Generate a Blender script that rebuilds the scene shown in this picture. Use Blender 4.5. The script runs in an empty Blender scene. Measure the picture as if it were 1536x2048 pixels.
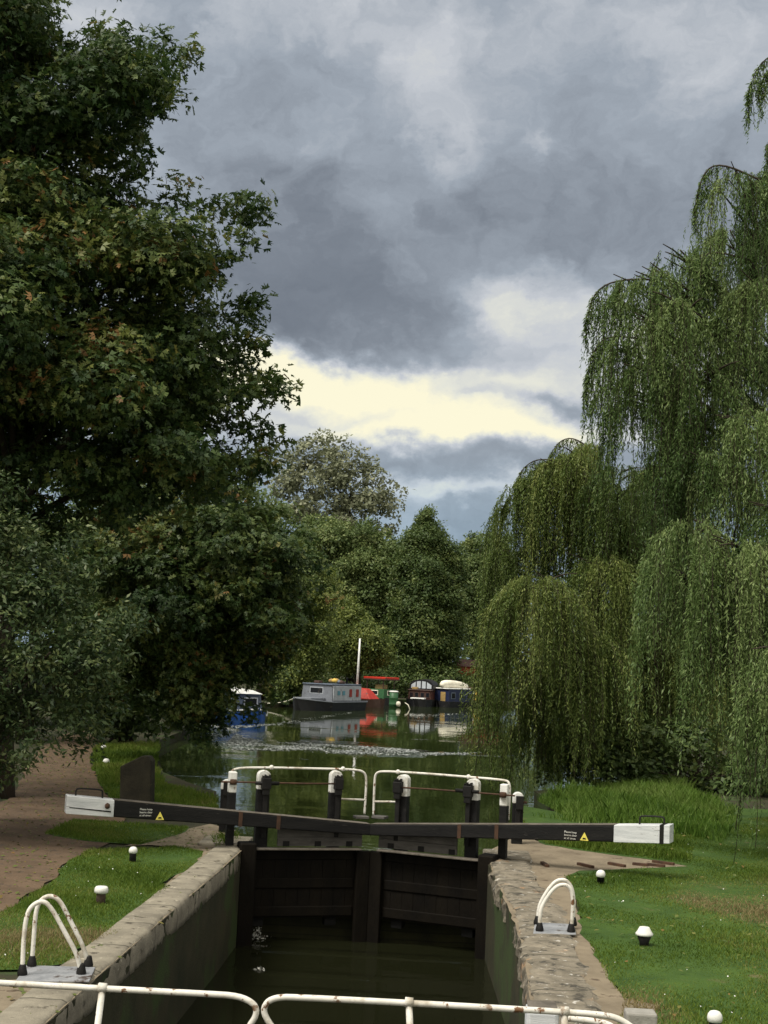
import bpy, bmesh, math, random
import numpy as np
from mathutils import Vector, Matrix, Euler
random.seed(7)
rng = np.random.default_rng(11)
C = bpy.context.scene
COL = C.collection
R = math.radians

# ------------------------------------------------------------------ camera
CAM = Vector((1.35, 0.0, 3.5))
F = 2800.0                                   # focal length in pixels of the 1536x2048 photograph
cm = (Matrix.Rotation(R(2.9), 3, 'Z') @ Matrix.Rotation(R(96.0), 3, 'X') @ Matrix.Rotation(R(2.55), 3, 'Z'))
cd = bpy.data.cameras.new('camera'); cam = bpy.data.objects.new('camera', cd); COL.objects.link(cam)
cam.matrix_world = Matrix.Translation(CAM) @ cm.to_4x4()
cd.sensor_fit = 'VERTICAL'; cd.sensor_height = 24.0; cd.lens = 24.0 * F / 2048.0
cd.clip_start = 0.1; cd.clip_end = 3000
C.camera = cam
NCM = np.array(cm)

def ray(px, py):
    return cm @ Vector(((px - 768) / F, (1024 - py) / F, -1.0))
def G(px, py, z=0.0):                        # the point of level z seen at a pixel of the photograph
    d = ray(px, py); t = (z - CAM.z) / d.z
    return CAM + d * t
def P(px, py, Y):                            # the point Y metres down the lock seen at a pixel
    d = ray(px, py); return CAM + d * (Y / d.y)
def PN(px, py, Y):
    d = np.stack([(px - 768) / F, (1024 - py) / F, -np.ones_like(px)], 1) @ NCM.T
    return np.array(CAM) + d * (Y / d[:, 1])[:, None]

# ------------------------------------------------------------------ world, sun, exposure
SUN_EL, SUN_AZ = R(57), R(230)               # from the left, veiled by cloud
w = bpy.data.worlds.new('World'); C.world = w; w.use_nodes = True
nt = w.node_tree; nt.nodes.clear()
class X:                                     # tiny arithmetic on shader sockets
    def __init__(s, tree, sock): s.t, s.s = tree, sock
    def op(s, o, b=None, c=None):
        n = s.t.nodes.new('ShaderNodeMath'); n.operation = o
        for i, v in enumerate((s, b, c)):
            if v is None: continue
            if isinstance(v, X): s.t.links.new(v.s, n.inputs[i])
            else: n.inputs[i].default_value = v
        return X(s.t, n.outputs[0])
    def __add__(s, b): return s.op('ADD', b)
    def __sub__(s, b): return s.op('SUBTRACT', b)
    def __mul__(s, b): return s.op('MULTIPLY', b)
def mapr(x, a, b, c, d):
    n = x.t.nodes.new('ShaderNodeMapRange'); n.interpolation_type = 'SMOOTHSTEP'
    x.t.links.new(x.s, n.inputs['Value'])
    for k, v in zip(('From Min', 'From Max', 'To Min', 'To Max'), (a, b, c, d)): n.inputs[k].default_value = v
    return X(x.t, n.outputs['Result'])
def comb(t, x, y, z):
    n = t.nodes.new('ShaderNodeCombineXYZ')
    for i, v in enumerate((x, y, z)):
        if isinstance(v, X): t.links.new(v.s, n.inputs[i])
        else: n.inputs[i].default_value = v
    return n.outputs[0]
def noise(t, vec, scale, detail=5, rough=.55, dist=0.0):
    n = t.nodes.new('ShaderNodeTexNoise'); n.inputs['Scale'].default_value = scale
    n.inputs['Detail'].default_value = detail; n.inputs['Roughness'].default_value = rough; n.inputs['Distortion'].default_value = dist
    if vec is not None: t.links.new(vec, n.inputs['Vector'])
    return X(t, n.outputs['Fac'])
def ramp(t, x, stops):
    n = t.nodes.new('ShaderNodeValToRGB'); e = n.color_ramp.elements
    while len(e) < len(stops): e.new(0.5)
    for el, (p, c) in zip(e, stops): el.position = p; el.color = (*c, 1)
    t.links.new(x.s, n.inputs[0]); return n.outputs[0]

tc = nt.nodes.new('ShaderNodeTexCoord'); sp = nt.nodes.new('ShaderNodeSeparateXYZ')
nt.links.new(tc.outputs['Generated'], sp.inputs[0])
dx, dy, dz = (X(nt, sp.outputs[i]) for i in range(3))
u = dx.op('ARCTAN2', dy); v = dz.op('ARCSINE')
wa = noise(nt, comb(nt, u * 5.0, v * 6.5, 0.0), 1.8, 6, .6) - .5
wb = noise(nt, comb(nt, u * 5.0, v * 6.5, 7.3), 1.8, 6, .6) - .5
wc = noise(nt, comb(nt, u * 5.0, v * 8.0, 3.1), 7.0, 5, .6) - .5
uu = u + wa * .16 + wc * .025; vv = v + wb * .085 + wc * .018
def uv(px, py):
    d = ray(px, py).normalized(); return math.atan2(d.x, d.y), math.asin(d.z)
field = (noise(nt, comb(nt, uu * 5.0, vv * 6.0, 1.7), 1.9, 8, .60) - .5) * .55 + .41
BLOBS = [  # px, py, half width, half height, weight: where this day's clouds thin or thicken
    (720, 600, 330, 90, -.20), (620, 470, 260, 130, -.07), (1180, 330, 260, 220, -.08), (760, 695, 190, 34, -.20), (520, 650, 140, 40, -.12),
    (1110, 800, 95, 24, -.44), (980, 1055, 330, 50, -.06), (860, 925, 230, 26, -.12), (560, 820, 90, 20, -.20), (930, 775, 60, 20, -.24), (680, 845, 80, 12, -.10), (1180, 720, 160, 40, -.10), (640, 330, 120, 70, -.05),
    (780, 785, 350, 74, .72), (560, 725, 130, 42, .40), (1010, 868, 210, 24, .50), (1040, 600, 120, 60, .44), (1090, 690, 130, 60, .14), (1000, 520, 60, 30, -.08), (880, 190, 100, 110, .13), (900, 300, 60, 60, .12),
    (560, 270, 90, 26, .12), (1065, 285, 45, 34, .20), (900, 982, 190, 18, .26), (160, 40, 90, 60, .22), (1440, 60, 220, 90, .16),
    (1330, 690, 140, 80, .30), (390, 740, 170, 60, .40), (730, 870, 130, 20, .25), (-100, 300, 300, 300, .1), (1080, 500, 30, 20, .12), (700, 30, 300, 70, .10)]
for px, py, hw, hh, a in BLOBS:
    cu, cv = uv(px, py)
    e = ((uu - cu) * (F / hw)).op('POWER', 2) + ((vv - cv) * (F / hh)).op('POWER', 2)
    field = field + (e * -.75).op('EXPONENT') * a
field = field + (noise(nt, comb(nt, uu * 5.0, vv * 6.0, 5.0), 4.6, 6, .6, .3) - .5) * .26 - .01
field = field + mapr(dy, .3, -.5, 0, .18)
cloud0 = ramp(nt, field, [(0.0, (.10, .115, .14)), (.22, (.155, .175, .205)), (.42, (.265, .298, .34)), (.60, (.43, .45, .48)), (.78, (.60, .60, .53)), (1.0, (.76, .72, .53))])
hz = nt.nodes.new('ShaderNodeMix'); hz.data_type = 'RGBA'; hz.blend_type = 'MULTIPLY'; nt.links.new(mapr(v, .17, .08, 0, .8).s, hz.inputs[0])
nt.links.new(cloud0, hz.inputs[6]); hz.inputs[7].default_value = (.86, 1.03, 1.12, 1); cloud = hz.outputs[2]
sky = nt.nodes.new('ShaderNodeTexSky'); sky.sky_type = 'NISHITA'; sky.sun_disc = False
sky.sun_elevation = SUN_EL; sky.sun_rotation = SUN_AZ
bg1 = nt.nodes.new('ShaderNodeBackground'); nt.links.new(sky.outputs[0], bg1.inputs[0]); bg1.inputs[1].default_value = .06
wx = nt.nodes.new('ShaderNodeMix'); wx.data_type = 'RGBA'; nt.links.new((mapr(dy, .25, -.3, 0, .8) + mapr(dz, .5, .9, 0, .7)).op('MINIMUM', .85).s, wx.inputs[0])
nt.links.new(cloud, wx.inputs[6]); wx.inputs[7].default_value = (.62, .58, .48, 1)
bg2 = nt.nodes.new('ShaderNodeBackground'); nt.links.new(wx.outputs[2], bg2.inputs[0])
st = mapr(dy, .25, -.4, 0, .25) + mapr(dz, .45, .9, 1.0, 1.7)      # unseen sky overhead and behind, brightened to light the ground
nt.links.new((st * .90).s, bg2.inputs[1])
mx = nt.nodes.new('ShaderNodeMixShader'); mx.inputs[0].default_value = .95
nt.links.new(bg1.outputs[0], mx.inputs[1]); nt.links.new(bg2.outputs[0], mx.inputs[2])
wo = nt.nodes.new('ShaderNodeOutputWorld'); nt.links.new(mx.outputs[0], wo.inputs[0])

sl = bpy.data.lights.new('sun', 'SUN'); sl.energy = 2.6; sl.angle = R(24); sl.color = (1, .95, .86)
so = bpy.data.objects.new('sun', sl); COL.objects.link(so)
sd = Vector((math.sin(SUN_AZ) * math.cos(SUN_EL), math.cos(SUN_AZ) * math.cos(SUN_EL), math.sin(SUN_EL)))
so.rotation_euler = sd.to_track_quat('Z', 'Y').to_euler(); so.location = (0, -20, 60)
vs = C.view_settings; vs.view_transform = 'Standard'; vs.look = 'None'; vs.exposure = 0.58; vs.gamma = 1
C.render.engine = 'CYCLES'; C.cycles.use_denoising = True; C.cycles.max_bounces = 8

# ------------------------------------------------------------------ materials
def mat(name, stops, scale=3.0, detail=6, rough=.8, bump=.0, bscale=None, stretch=(1, 1, 1), spec=.3, metal=0.0, second=None):
    """noise-driven base colour; second = (colour, scale, threshold, softness) lays patches of another colour on it"""
    m = bpy.data.materials.new(name); m.use_nodes = True; t = m.node_tree; b = t.nodes['Principled BSDF']
    tcn = t.nodes.new('ShaderNodeTexCoord'); mp = t.nodes.new('ShaderNodeMapping'); mp.inputs['Scale'].default_value = stretch
    t.links.new(tcn.outputs['Object'], mp.inputs[0]); vec = mp.outputs[0]
    n = noise(t, vec, scale, detail, .65)
    if len(stops) > 1:
        k = len(stops); c = ramp(t, n, [(.3 + .4 * i / (k - 1), s) for i, s in enumerate(stops)])
    else:
        c = ramp(t, n, [(.3, tuple(x * .86 for x in stops[0])), (.7, tuple(min(1, x * 1.1) for x in stops[0]))])
    for col2, sc2, th, so2 in (second or []):
        f = mapr(noise(t, vec, sc2, 5, .65), th - so2, th + so2, 0, 1)
        mxn = t.nodes.new('ShaderNodeMix'); mxn.data_type = 'RGBA'
        t.links.new(f.s, mxn.inputs[0]); t.links.new(c, mxn.inputs[6]); mxn.inputs[7].default_value = (*col2, 1); c = mxn.outputs[2]
    t.links.new(c, b.inputs['Base Color']); b.inputs['Roughness'].default_value = rough
    b.inputs['Specular IOR Level'].default_value = spec; b.inputs['Metallic'].default_value = metal
    if bump:
        bn = t.nodes.new('ShaderNodeBump'); bn.inputs['Strength'].default_value = bump; bn.inputs['Distance'].default_value = .02
        t.links.new(noise(t, vec, bscale or scale * 6, 6, .7).s, bn.inputs['Height']); t.links.new(bn.outputs[0], b.inputs['Normal'])
    return m

def leaf_mat(name, stops, trans=.25, rough=.5, spec=.35):
    m = bpy.data.materials.new(name); m.use_nodes = True; t = m.node_tree; b = t.nodes['Principled BSDF']
    a = t.nodes.new('ShaderNodeAttribute'); a.attribute_name = 'tint'
    c = ramp(t, X(t, a.outputs['Fac']), stops)
    t.links.new(c, b.inputs['Base Color']); b.inputs['Roughness'].default_value = rough; b.inputs['Specular IOR Level'].default_value = spec
    tr = t.nodes.new('ShaderNodeBsdfTranslucent'); t.links.new(c, tr.inputs[0])
    ms = t.nodes.new('ShaderNodeMixShader'); ms.inputs[0].default_value = trans
    t.links.new(b.outputs[0], ms.inputs[1]); t.links.new(tr.outputs[0], ms.inputs[2])
    t.links.new(ms.outputs[0], t.nodes['Material Output'].inputs[0])
    return m

M = dict(
    soil=mat('leaf_litter', [(.016, .020, .008), (.046, .040, .020)], 1.2, 8, .95, .6, 30, second=[((.035, .055, .015), .5, .55, .05)]),
    path=mat('trodden_path', [(.064, .042, .025), (.138, .092, .057)], 1.4, 8, .95, .5, 40, second=[((.07, .05, .035), 3.0, .60, .05), ((.22, .18, .13), 14, .66, .03)]),
    apron=mat('tan_apron', [(.135, .108, .074), (.25, .205, .142)], 2.0, 8, .9, .5, 40, second=[((.09, .065, .045), 4.0, .62, .05)]),
    turf=mat('turf', [(.024, .058, .008), (.055, .105, .014)], 1.6, 8, .95, .8, 40, second=[((.12, .105, .045), 1.1, .67, .06)]),
    stone=mat('coping_stone', [(.13, .116, .09), (.29, .26, .20)], 2.2, 10, .9, .7, 30, second=[((.07, .06, .045), 5.0, .63, .05), ((.42, .38, .30), 9.0, .66, .04)]),
    roughstone=mat('weathered_stone', [(.10, .088, .066), (.27, .235, .18)], 3.0, 10, .95, 1.0, 26, second=[((.055, .05, .04), 5.0, .58, .07), ((.47, .45, .41), 8.0, .64, .03), ((.36, .20, .09), 2.0, .66, .06)]),
    mossy=mat('mossy_wall', [(.004, .0042, .0018), (.019, .019, .006)], 1.6, 8, .85, .8, 20, (1, 1, .6), .15),
    blackwood=mat('black_painted_timber', [(.004, .004, .0045), (.012, .0115, .011)], 3, 8, .6, .5, 30, (.3, 1, 3), .2, second=[((.06, .055, .05), 9, .68, .04)]),
    gatewood=mat('wet_gate_timber', [(.0025, .002, .0015), (.008, .006, .0035)], 3, 8, .7, .7, 20, (1, 1, .4), .12),
    topwood=mat('worn_timber_top', [(.06, .052, .042), (.16, .14, .115)], 5, 8, .85, .6, 30),
    greyboard=mat('grey_weathered_board', [(.06, .056, .052), (.14, .132, .12)], 4, 8, .85, .5, 24, (.4, 1, 2), second=[((.20, .19, .18), 12, .70, .02)]),
    white=mat('white_paint', [(.58, .58, .55), (.78, .78, .75)], 5, 8, .6, .25, 30, second=[((.26, .21, .16), 9, .64, .03), ((.48, .46, .40), 3, .58, .08)]),
    pipewhite=mat('chipped_white_pipe', [(.58, .56, .50), (.76, .74, .69)], 6, 6, .55, .2, 40, second=[((.15, .075, .035), 10, .60, .03), ((.40, .36, .29), 3, .56, .08)]),
    whiteboard=mat('flaked_white_end', [(.42, .44, .46), (.70, .71, .72)], 3, 8, .65, .35, 30, (.5, 1, 5), second=[((.14, .13, .12), 6, .66, .03)]),
    iron=mat('black_iron', [(.004, .004, .004), (.012, .011, .010)], 8, 4, .6, .3, 40, spec=.25),
    rust=mat('rusty_iron', [(.03, .018, .012), (.09, .045, .025)], 8, 6, .8, .3, 40),
    brownstem=mat('brown_stem', [(.045, .032, .022), (.10, .07, .05)], 6, 6, .85, .4, 40),
    steel=mat('dull_steel_plate', [(.22, .23, .25), (.40, .41, .43)], 7, 6, .5, .2, 40, metal=.3, second=[((.08, .06, .05), 4, .62, .05)]),
    yellow=mat('yellow_sign', [(.72, .62, .12)], 8, 3, .5),
    slab=mat('dark_old_slab', [(.010, .009, .006), (.034, .030, .018)], 3, 8, .9, .8, 20, second=[((.06, .06, .025), 4, .66, .04)]),
    concrete=mat('grey_concrete', [(.20, .19, .17), (.34, .33, .30)], 5, 8, .9, .5, 30),
    bark=mat('bark', [(.018, .013, .009), (.055, .042, .030)], 3, 8, .95, 1.0, 14, (1, 1, .3)),
    shadewall=mat('shaded_dark_wall', [(.004, .0035, .002), (.014, .011, .006)], 1.6, 8, .85, .8, 20, (1, 1, .6), .15, second=[((.02, .024, .007), .8, .60, .08)]),  # right wall: its shade is put into a darker brick colour
    foam=mat('glint_fleck', [(.20, .22, .21), (.42, .44, .42)], 6, 5, .4, 0),  # pale flecks: reflected sky on the ripples put into the colour
    brick=mat('red_brick', [(.20, .035, .018), (.30, .06, .03)], 3, 6, .9),
)
def joints(m, period, width):
    t = m.node_tree; b = t.nodes['Principled BSDF']; old = b.inputs['Base Color'].links[0].from_socket
    tcn = t.nodes.new('ShaderNodeTexCoord'); sx = t.nodes.new('ShaderNodeSeparateXYZ'); t.links.new(tcn.outputs['Object'], sx.inputs[0])
    y = X(t, sx.outputs[1]) + (noise(t, tcn.outputs['Object'], 5.0, 3) - .5) * .05
    f = mapr((y * (1 / period)).op('FRACT').op('SUBTRACT', .5).op('ABSOLUTE'), .5 - width / period, .5, 0, .8)
    mxn = t.nodes.new('ShaderNodeMix'); mxn.data_type = 'RGBA'; t.links.new(f.s, mxn.inputs[0]); t.links.new(old, mxn.inputs[6])
    mxn.inputs[7].default_value = (.03, .028, .02, 1); t.links.new(mxn.outputs[2], b.inputs['Base Color'])
def courses(m):
    t = m.node_tree; b = t.nodes['Principled BSDF']; old = b.inputs['Base Color'].links[0].from_socket
    tcn = t.nodes.new('ShaderNodeTexCoord'); sx = t.nodes.new('ShaderNodeSeparateXYZ'); t.links.new(tcn.outputs['Object'], sx.inputs[0])
    wv = noise(t, tcn.outputs['Object'], 2.5, 3) - .5
    br = t.nodes.new('ShaderNodeTexBrick'); t.links.new(comb(t, X(t, sx.outputs[1]) + wv * .06, X(t, sx.outputs[2]) + wv * .04, 0), br.inputs['Vector'])
    for k, v_ in (('Scale', 1), ('Brick Width', .46), ('Row Height', .15), ('Mortar Size', .012), ('Mortar Smooth', .3)): br.inputs[k].default_value = v_
    br.inputs['Color1'].default_value = (1.25, 1.2, 1.1, 1); br.inputs['Color2'].default_value = (.75, .8, .8, 1); br.inputs['Mortar'].default_value = (.35, .35, .35, 1)
    mxn = t.nodes.new('ShaderNodeMix'); mxn.data_type = 'RGBA'; mxn.blend_type = 'MULTIPLY'; mxn.inputs[0].default_value = .9
    t.links.new(old, mxn.inputs[6]); t.links.new(br.outputs['Color'], mxn.inputs[7]); t.links.new(mxn.outputs[2], b.inputs['Base Color'])
courses(M['mossy']); courses(M['shadewall'])
joints(M['stone'], 1.35, .03); joints(M['roughstone'], 1.9, .03)
M['maple'] = leaf_mat('maple_leaf', [(0, (.018, .042, .013)), (.35, (.044, .080, .022)), (.65, (.088, .124, .031)), (.90, (.155, .172, .042)), (.975, (.19, .135, .038)), (1, (.24, .13, .045))], .28, .5, .3)
M['shrub'] = leaf_mat('grey_green_leaf', [(0, (.014, .032, .010)), (.5, (.044, .074, .024)), (1, (.15, .18, .066))], .25, .5, .3)
M['willow'] = leaf_mat('willow_leaf', [(0, (.032, .064, .017)), (.5, (.096, .158, .045)), (1, (.24, .31, .115))], .4, .5, .25)
M['willow2'] = leaf_mat('dark_willow_leaf', [(0, (.034, .062, .014)), (.5, (.106, .155, .036)), (1, (.28, .32, .095))], .4, .5, .25)
M['poplar'] = leaf_mat('silver_leaf', [(0, (.10, .115, .062)), (.5, (.21, .23, .14)), (1, (.36, .37, .25))], .35, .6)
M['lime'] = leaf_mat('light_green_leaf', [(0, (.045, .075, .015)), (.5, (.125, .165, .036)), (1, (.25, .28, .07))], .35, .55)
M['dark'] = leaf_mat('dark_green_leaf', [(0, (.028, .054, .014)), (.5, (.072, .114, .030)), (1, (.155, .19, .055))], .3, .55)
M['mid'] = leaf_mat('mid_green_leaf', [(0, (.052, .084, .025)), (.5, (.118, .170, .052)), (1, (.23, .265, .095))], .33, .55)
M['grass'] = leaf_mat('grass_blade', [(0, (.046, .090, .010)), (.5, (.108, .168, .020)), (.85, (.175, .210, .042)), (1, (.26, .21, .10))], .35, .6, .2)
M['reed'] = leaf_mat('tall_grass_blade', [(0, (.055, .12, .015)), (.5, (.125, .22, .030)), (1, (.22, .30, .08))], .35, .55, .3)

# ------------------------------------------------------------------ object helpers
WORLD = {}
def tag(o, label=None, cat=None, group=None, kind=None):
    if label: o['label'] = label
    if cat: o['category'] = cat
    if group: o['group'] = group
    if kind: o['kind'] = kind
    return o
def thing(name, label, cat, loc=(0, 0, 0), group=None):
    o = bpy.data.objects.new(name, None); COL.objects.link(o); o.location = loc; o.empty_display_size = .2
    WORLD[o.name] = Vector(loc); return tag(o, label, cat, group)
def link(name, me, m, parent=None, base=None):
    o = bpy.data.objects.new(name, me); COL.objects.link(o)
    if m: me.materials.append(m)
    if parent is not None:
        o.parent = parent; WORLD[o.name] = WORLD[parent.name]
        me.transform(Matrix.Translation(-WORLD[parent.name]))
    elif base is not None:
        me.transform(Matrix.Translation(-Vector(base))); o.location = base; WORLD[o.name] = Vector(base)
    else: WORLD[o.name] = Vector((0, 0, 0))
    return o
def basis(d, up=Vector((0, 0, 1))):
    d = d.normalized()
    if abs(d.dot(up)) > .98: up = Vector((0, 1, 0))
    x = up.cross(d).normalized(); return x, d.cross(x)
class MB:
    def __init__(s): s.v, s.f = [], []
    def add(s, v, f):
        n = len(s.v); s.v += [tuple(p) for p in v]; s.f += [[i + n for i in q] for q in f]; return s
    def hexa(s, p):          # 8 corners, bottom ring then top ring, counter-clockwise from above
        return s.add(p, [(3, 2, 1, 0), (4, 5, 6, 7), (0, 1, 5, 4), (1, 2, 6, 5), (2, 3, 7, 6), (3, 0, 4, 7)])
    def box(s, c, size, ax=(1, 0, 0)):   # ax: horizontal direction of the box's first axis
        ax = Vector(ax).normalized(); ay = Vector((0, 0, 1)).cross(ax).normalized(); az = ax.cross(ay); c = Vector(c)
        a, b, h = size[0] / 2, size[1] / 2, size[2] / 2
        q = [c + ax * x * a + ay * y * b + az * z * h for z in (-1, 1) for x, y in ((-1, -1), (1, -1), (1, 1), (-1, 1))]
        return s.hexa(q)
    def tube(s, path, r, n=8, caps=True):
        path = [Vector(p) for p in path]; k = len(path)
        rs = r if isinstance(r, (list, tuple)) else [r] * k
        rings = []; ux = None
        for i, p in enumerate(path):
            d = (path[min(i + 1, k - 1)] - path[max(i - 1, 0)]).normalized()
            if ux is None: ux, _ = basis(d)
            ux = (ux - d * ux.dot(d)).normalized(); uy = d.cross(ux)
            rings.append([p + (ux * math.cos(2 * math.pi * j / n) + uy * math.sin(2 * math.pi * j / n)) * rs[i] for j in range(n)])
        v = [q for ring in rings for q in ring]
        f = [(i * n + j, i * n + (j + 1) % n, (i + 1) * n + (j + 1) % n, (i + 1) * n + j) for i in range(k - 1) for j in range(n)]
        if caps: f += [tuple(range(n - 1, -1, -1)), tuple((k - 1) * n + j for j in range(n))]
        return s.add(v, f)
    def lathe(s, prof, c, n=20, squash=1.0):
        c = Vector(c); k = len(prof)
        v = [c + Vector((r * math.cos(2 * math.pi * j / n), r * math.sin(2 * math.pi * j / n) * squash, z)) for r, z in prof for j in range(n)]
        f = [(i * n + j, i * n + (j + 1) % n, (i + 1) * n + (j + 1) % n, (i + 1) * n + j) for i in range(k - 1) for j in range(n)]
        f += [tuple(range(n - 1, -1, -1)), tuple((k - 1) * n + j for j in range(n))]
        return s.add(v, f)
    def extrude(s, poly, d):  # closed outline (3-D points) pushed along d
        d = Vector(d); n = len(poly); poly = [Vector(p) for p in poly]
        return s.add(poly + [p + d for p in poly], [tuple(range(n - 1, -1, -1)), tuple(range(n, 2 * n))] + [(i, (i + 1) % n, (i + 1) % n + n, i + n) for i in range(n)])
    def build(s, name, m, parent=None, smooth=False, bevel=0.0, base=None):
        me = bpy.data.meshes.new(name); me.from_pydata(s.v, [], s.f)
        b = bmesh.new(); b.from_mesh(me); bmesh.ops.recalc_face_normals(b, faces=b.faces); b.to_mesh(me); b.free()
        if smooth: me.shade_smooth()
        o = link(name, me, m, parent, base)
        if bevel:
            bv = o.modifiers.new('bevel', 'BEVEL'); bv.width = bevel; bv.segments = 2; bv.limit_method = 'ANGLE'
        return o
def smooth_path(pts, it=2):
    pts = [Vector(p) for p in pts]
    for _ in range(it):
        q = [pts[0]]
        for a, b in zip(pts, pts[1:]): q += [a * .75 + b * .25, a * .25 + b * .75]
        pts = q + [pts[-1]]
    return pts
def arrays(name, v, faces_idx, per, m, parent=None, attr=None, base=None):
    """mesh straight from numpy: v (N,3), faces_idx flat, per = corners per face"""
    me = bpy.data.meshes.new(name); nf = len(faces_idx) // per
    me.vertices.add(len(v)); me.vertices.foreach_set('co', np.ascontiguousarray(v, np.float32).ravel())
    me.loops.add(nf * per); me.loops.foreach_set('vertex_index', np.ascontiguousarray(faces_idx, np.int32).ravel())
    me.polygons.add(nf); me.polygons.foreach_set('loop_start', np.arange(0, nf * per, per, dtype=np.int32))
    me.update(calc_edges=True)
    if attr is not None:
        a = me.attributes.new('tint', 'FLOAT', 'FACE'); a.data.foreach_set('value', np.ascontiguousarray(attr, np.float32))
    return link(name, me, m, parent, base)

# ------------------------------------------------------------------ ground, water
def flat_poly(name, pts, z, m, kind='structure', skirt=None):
    b = bmesh.new(); vs_ = [b.verts.new((p[0], p[1], z)) for p in pts]
    f = b.faces.new(vs_); f.normal_update()
    if f.normal.z < 0: f.normal_flip()
    if skirt:
        i0, i1 = skirt
        low = [b.verts.new((pts[i][0], pts[i][1], -5.0)) for i in range(i0, i1)]
        for k in range(len(low) - 1): b.faces.new((vs_[i0 + k], vs_[i0 + k + 1], low[k + 1], low[k]))
    bmesh.ops.triangulate(b, faces=[f])
    me = bpy.data.meshes.new(name); b.to_mesh(me); b.free()
    o = link(name, me, m); 
    if kind: o['kind'] = kind
    return o
def g2(px, py, z=0.0): p = G(px, py, z); return (p.x, p.y)
def wobble(pts, amp=.06, step=.25, closed=True, keep=()):
    out = []; n = len(pts)
    for i in range(n if closed else n - 1):
        a, b = Vector(pts[i]), Vector(pts[(i + 1) % n]); L = (b - a).length
        k = max(1, min(60, int(L / step)))
        nn = Vector((-(b - a).y, (b - a).x)).normalized() if L > 1e-6 else Vector((0, 0))
        for j in range(k):
            q = a.lerp(b, j / k); out.append(tuple(q + nn * random.uniform(-amp, amp) * min(1, L)))
    if not closed: out.append(tuple(pts[-1]))
    return out

L_EDGE = [(-2.02, -30), (-2.02, 8)] + [g2(*p) for p in ((91, 2048), (203, 1947), (350, 1818), (440, 1741), (494, 1690))]
R_EDGE = [(2.30, -30), (2.36, 10)] + [g2(*p) for p in ((1068, 2040), (1061, 1985), (1049, 1900), (1030, 1840), (1000, 1775), (967, 1707))]
GY = 25.5
lx, rx = L_EDGE[-1][0], R_EDGE[-1][0]
left_bank = [(lx - .06, 26.2), (-2.9, 26.9)] + [g2(px, py, -.25) for px, py in ((432, 1601), (378, 1583), (325, 1560), (312, 1520), (318, 1492), (380, 1466))] + \
            [(-14, 74), (-16, 86), (-14.5, 97), (-11, 103), (-10, 112), (-7.5, 121), (-2, 127), (4, 131), (12, 135), (20, 131)]
right_bank = [(27, 122), (22, 100), (15, 75), (10, 55), (7.2, 45)] + [g2(px, py, -.25) for px, py in ((1068, 1598),)] + [(4.6, 32), (3.2, 28), (rx + .06, 26.2)]
outline = [(-400, -30)] + L_EDGE + left_bank + right_bank + R_EDGE[::-1] + [(400, -30), (400, 900), (-400, 900)]
flat_poly('ground', outline, -.02, M['soil'], skirt=(1, 1 + len(L_EDGE) + len(left_bank) + len(right_bank) + len(R_EDGE)))

def water_mat(name, deep, patches, bump0, bscale):
    m = bpy.data.materials.new(name); m.use_nodes = True; t = m.node_tree; b = t.nodes['Principled BSDF']
    b.inputs['Base Color'].default_value = (*deep, 1); b.inputs['Roughness'].default_value = .02; b.inputs['IOR'].default_value = 1.33
    b.inputs['Specular IOR Level'].default_value = .5
    tcn = t.nodes.new('ShaderNodeTexCoord'); sx = t.nodes.new('ShaderNodeSeparateXYZ'); t.links.new(tcn.outputs['Object'], sx.inputs[0])
    x, y = X(t, sx.outputs[0]), X(t, sx.outputs[1])
    wv = noise(t, comb(t, x * .25, y * .12, 0.0), 1.0, 5, .65) - .5
    s = None
    for cx, cy, hx, hy, slope, a in patches:      # where the breeze ruffles the surface
        yy = y + wv * (hy * 1.6) - (x - cx) * slope
        e = ((x - cx) * (1 / hx)).op('POWER', 4) + ((yy - cy) * (1 / hy)).op('POWER', 4)
        g = (e * -1.0).op('EXPONENT') * a
        s = g if s is None else s + g
    streak = mapr(noise(t, comb(t, x * .10, y * .28, 4.0), 1.0, 4, .6), .56, .72, 0, .16)
    st_ = (s + streak + bump0) if s is not None else streak + bump0
    h = noise(t, comb(t, x * .9, y * .32, 0.0), bscale, 4, .65) * st_ + noise(t, comb(t, x * .5, y * .5, 2.0), bscale * .5, 2, .5) * (bump0 * 1.2)
    bn = t.nodes.new('ShaderNodeBump'); bn.inputs['Strength'].default_value = 1.0; bn.inputs['Distance'].default_value = .10
    t.links.new(h.s, bn.inputs['Height']); t.links.new(bn.outputs[0], b.inputs['Normal'])
    return m
WZ = -.35
c1 = G(610, 1493, WZ); c2 = G(800, 1506, WZ); c3 = G(505, 1474, WZ); c4 = G(900, 1507, WZ)
wm = water_mat('river_water', (.022, .032, .009), [(c1.x, c1.y, 3.9, 3.2, -.25, .55), (c2.x, c2.y, 1.0, 2.0, 0, 3.0), (c3.x, c3.y, 1.0, 4.5, 0, 1.1), (c4.x, c4.y, 2.6, .6, 0, .7)], .030, 2.6)
flat_poly('river_water', [(-40, GY + .9), (40, GY + .9), (60, 150), (-60, 150)], WZ, wm)
LZ = -1.66
wl = water_mat('lock_water', (.010, .011, .005), [(0, 25.2, 2.2, .25, 0, .5), (.3, 22.2, 1.7, .28, 0, .4), (.4, 20.2, 1.2, .25, 0, .4), (-.6, 23.4, 1.3, .2, 0, .3)], .02, 5.0)
flat_poly('lock_water', [(-2.9, -25), (3.2, -25), (3.2, GY + .8), (-2.9, GY + .8)], LZ, wl)

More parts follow.
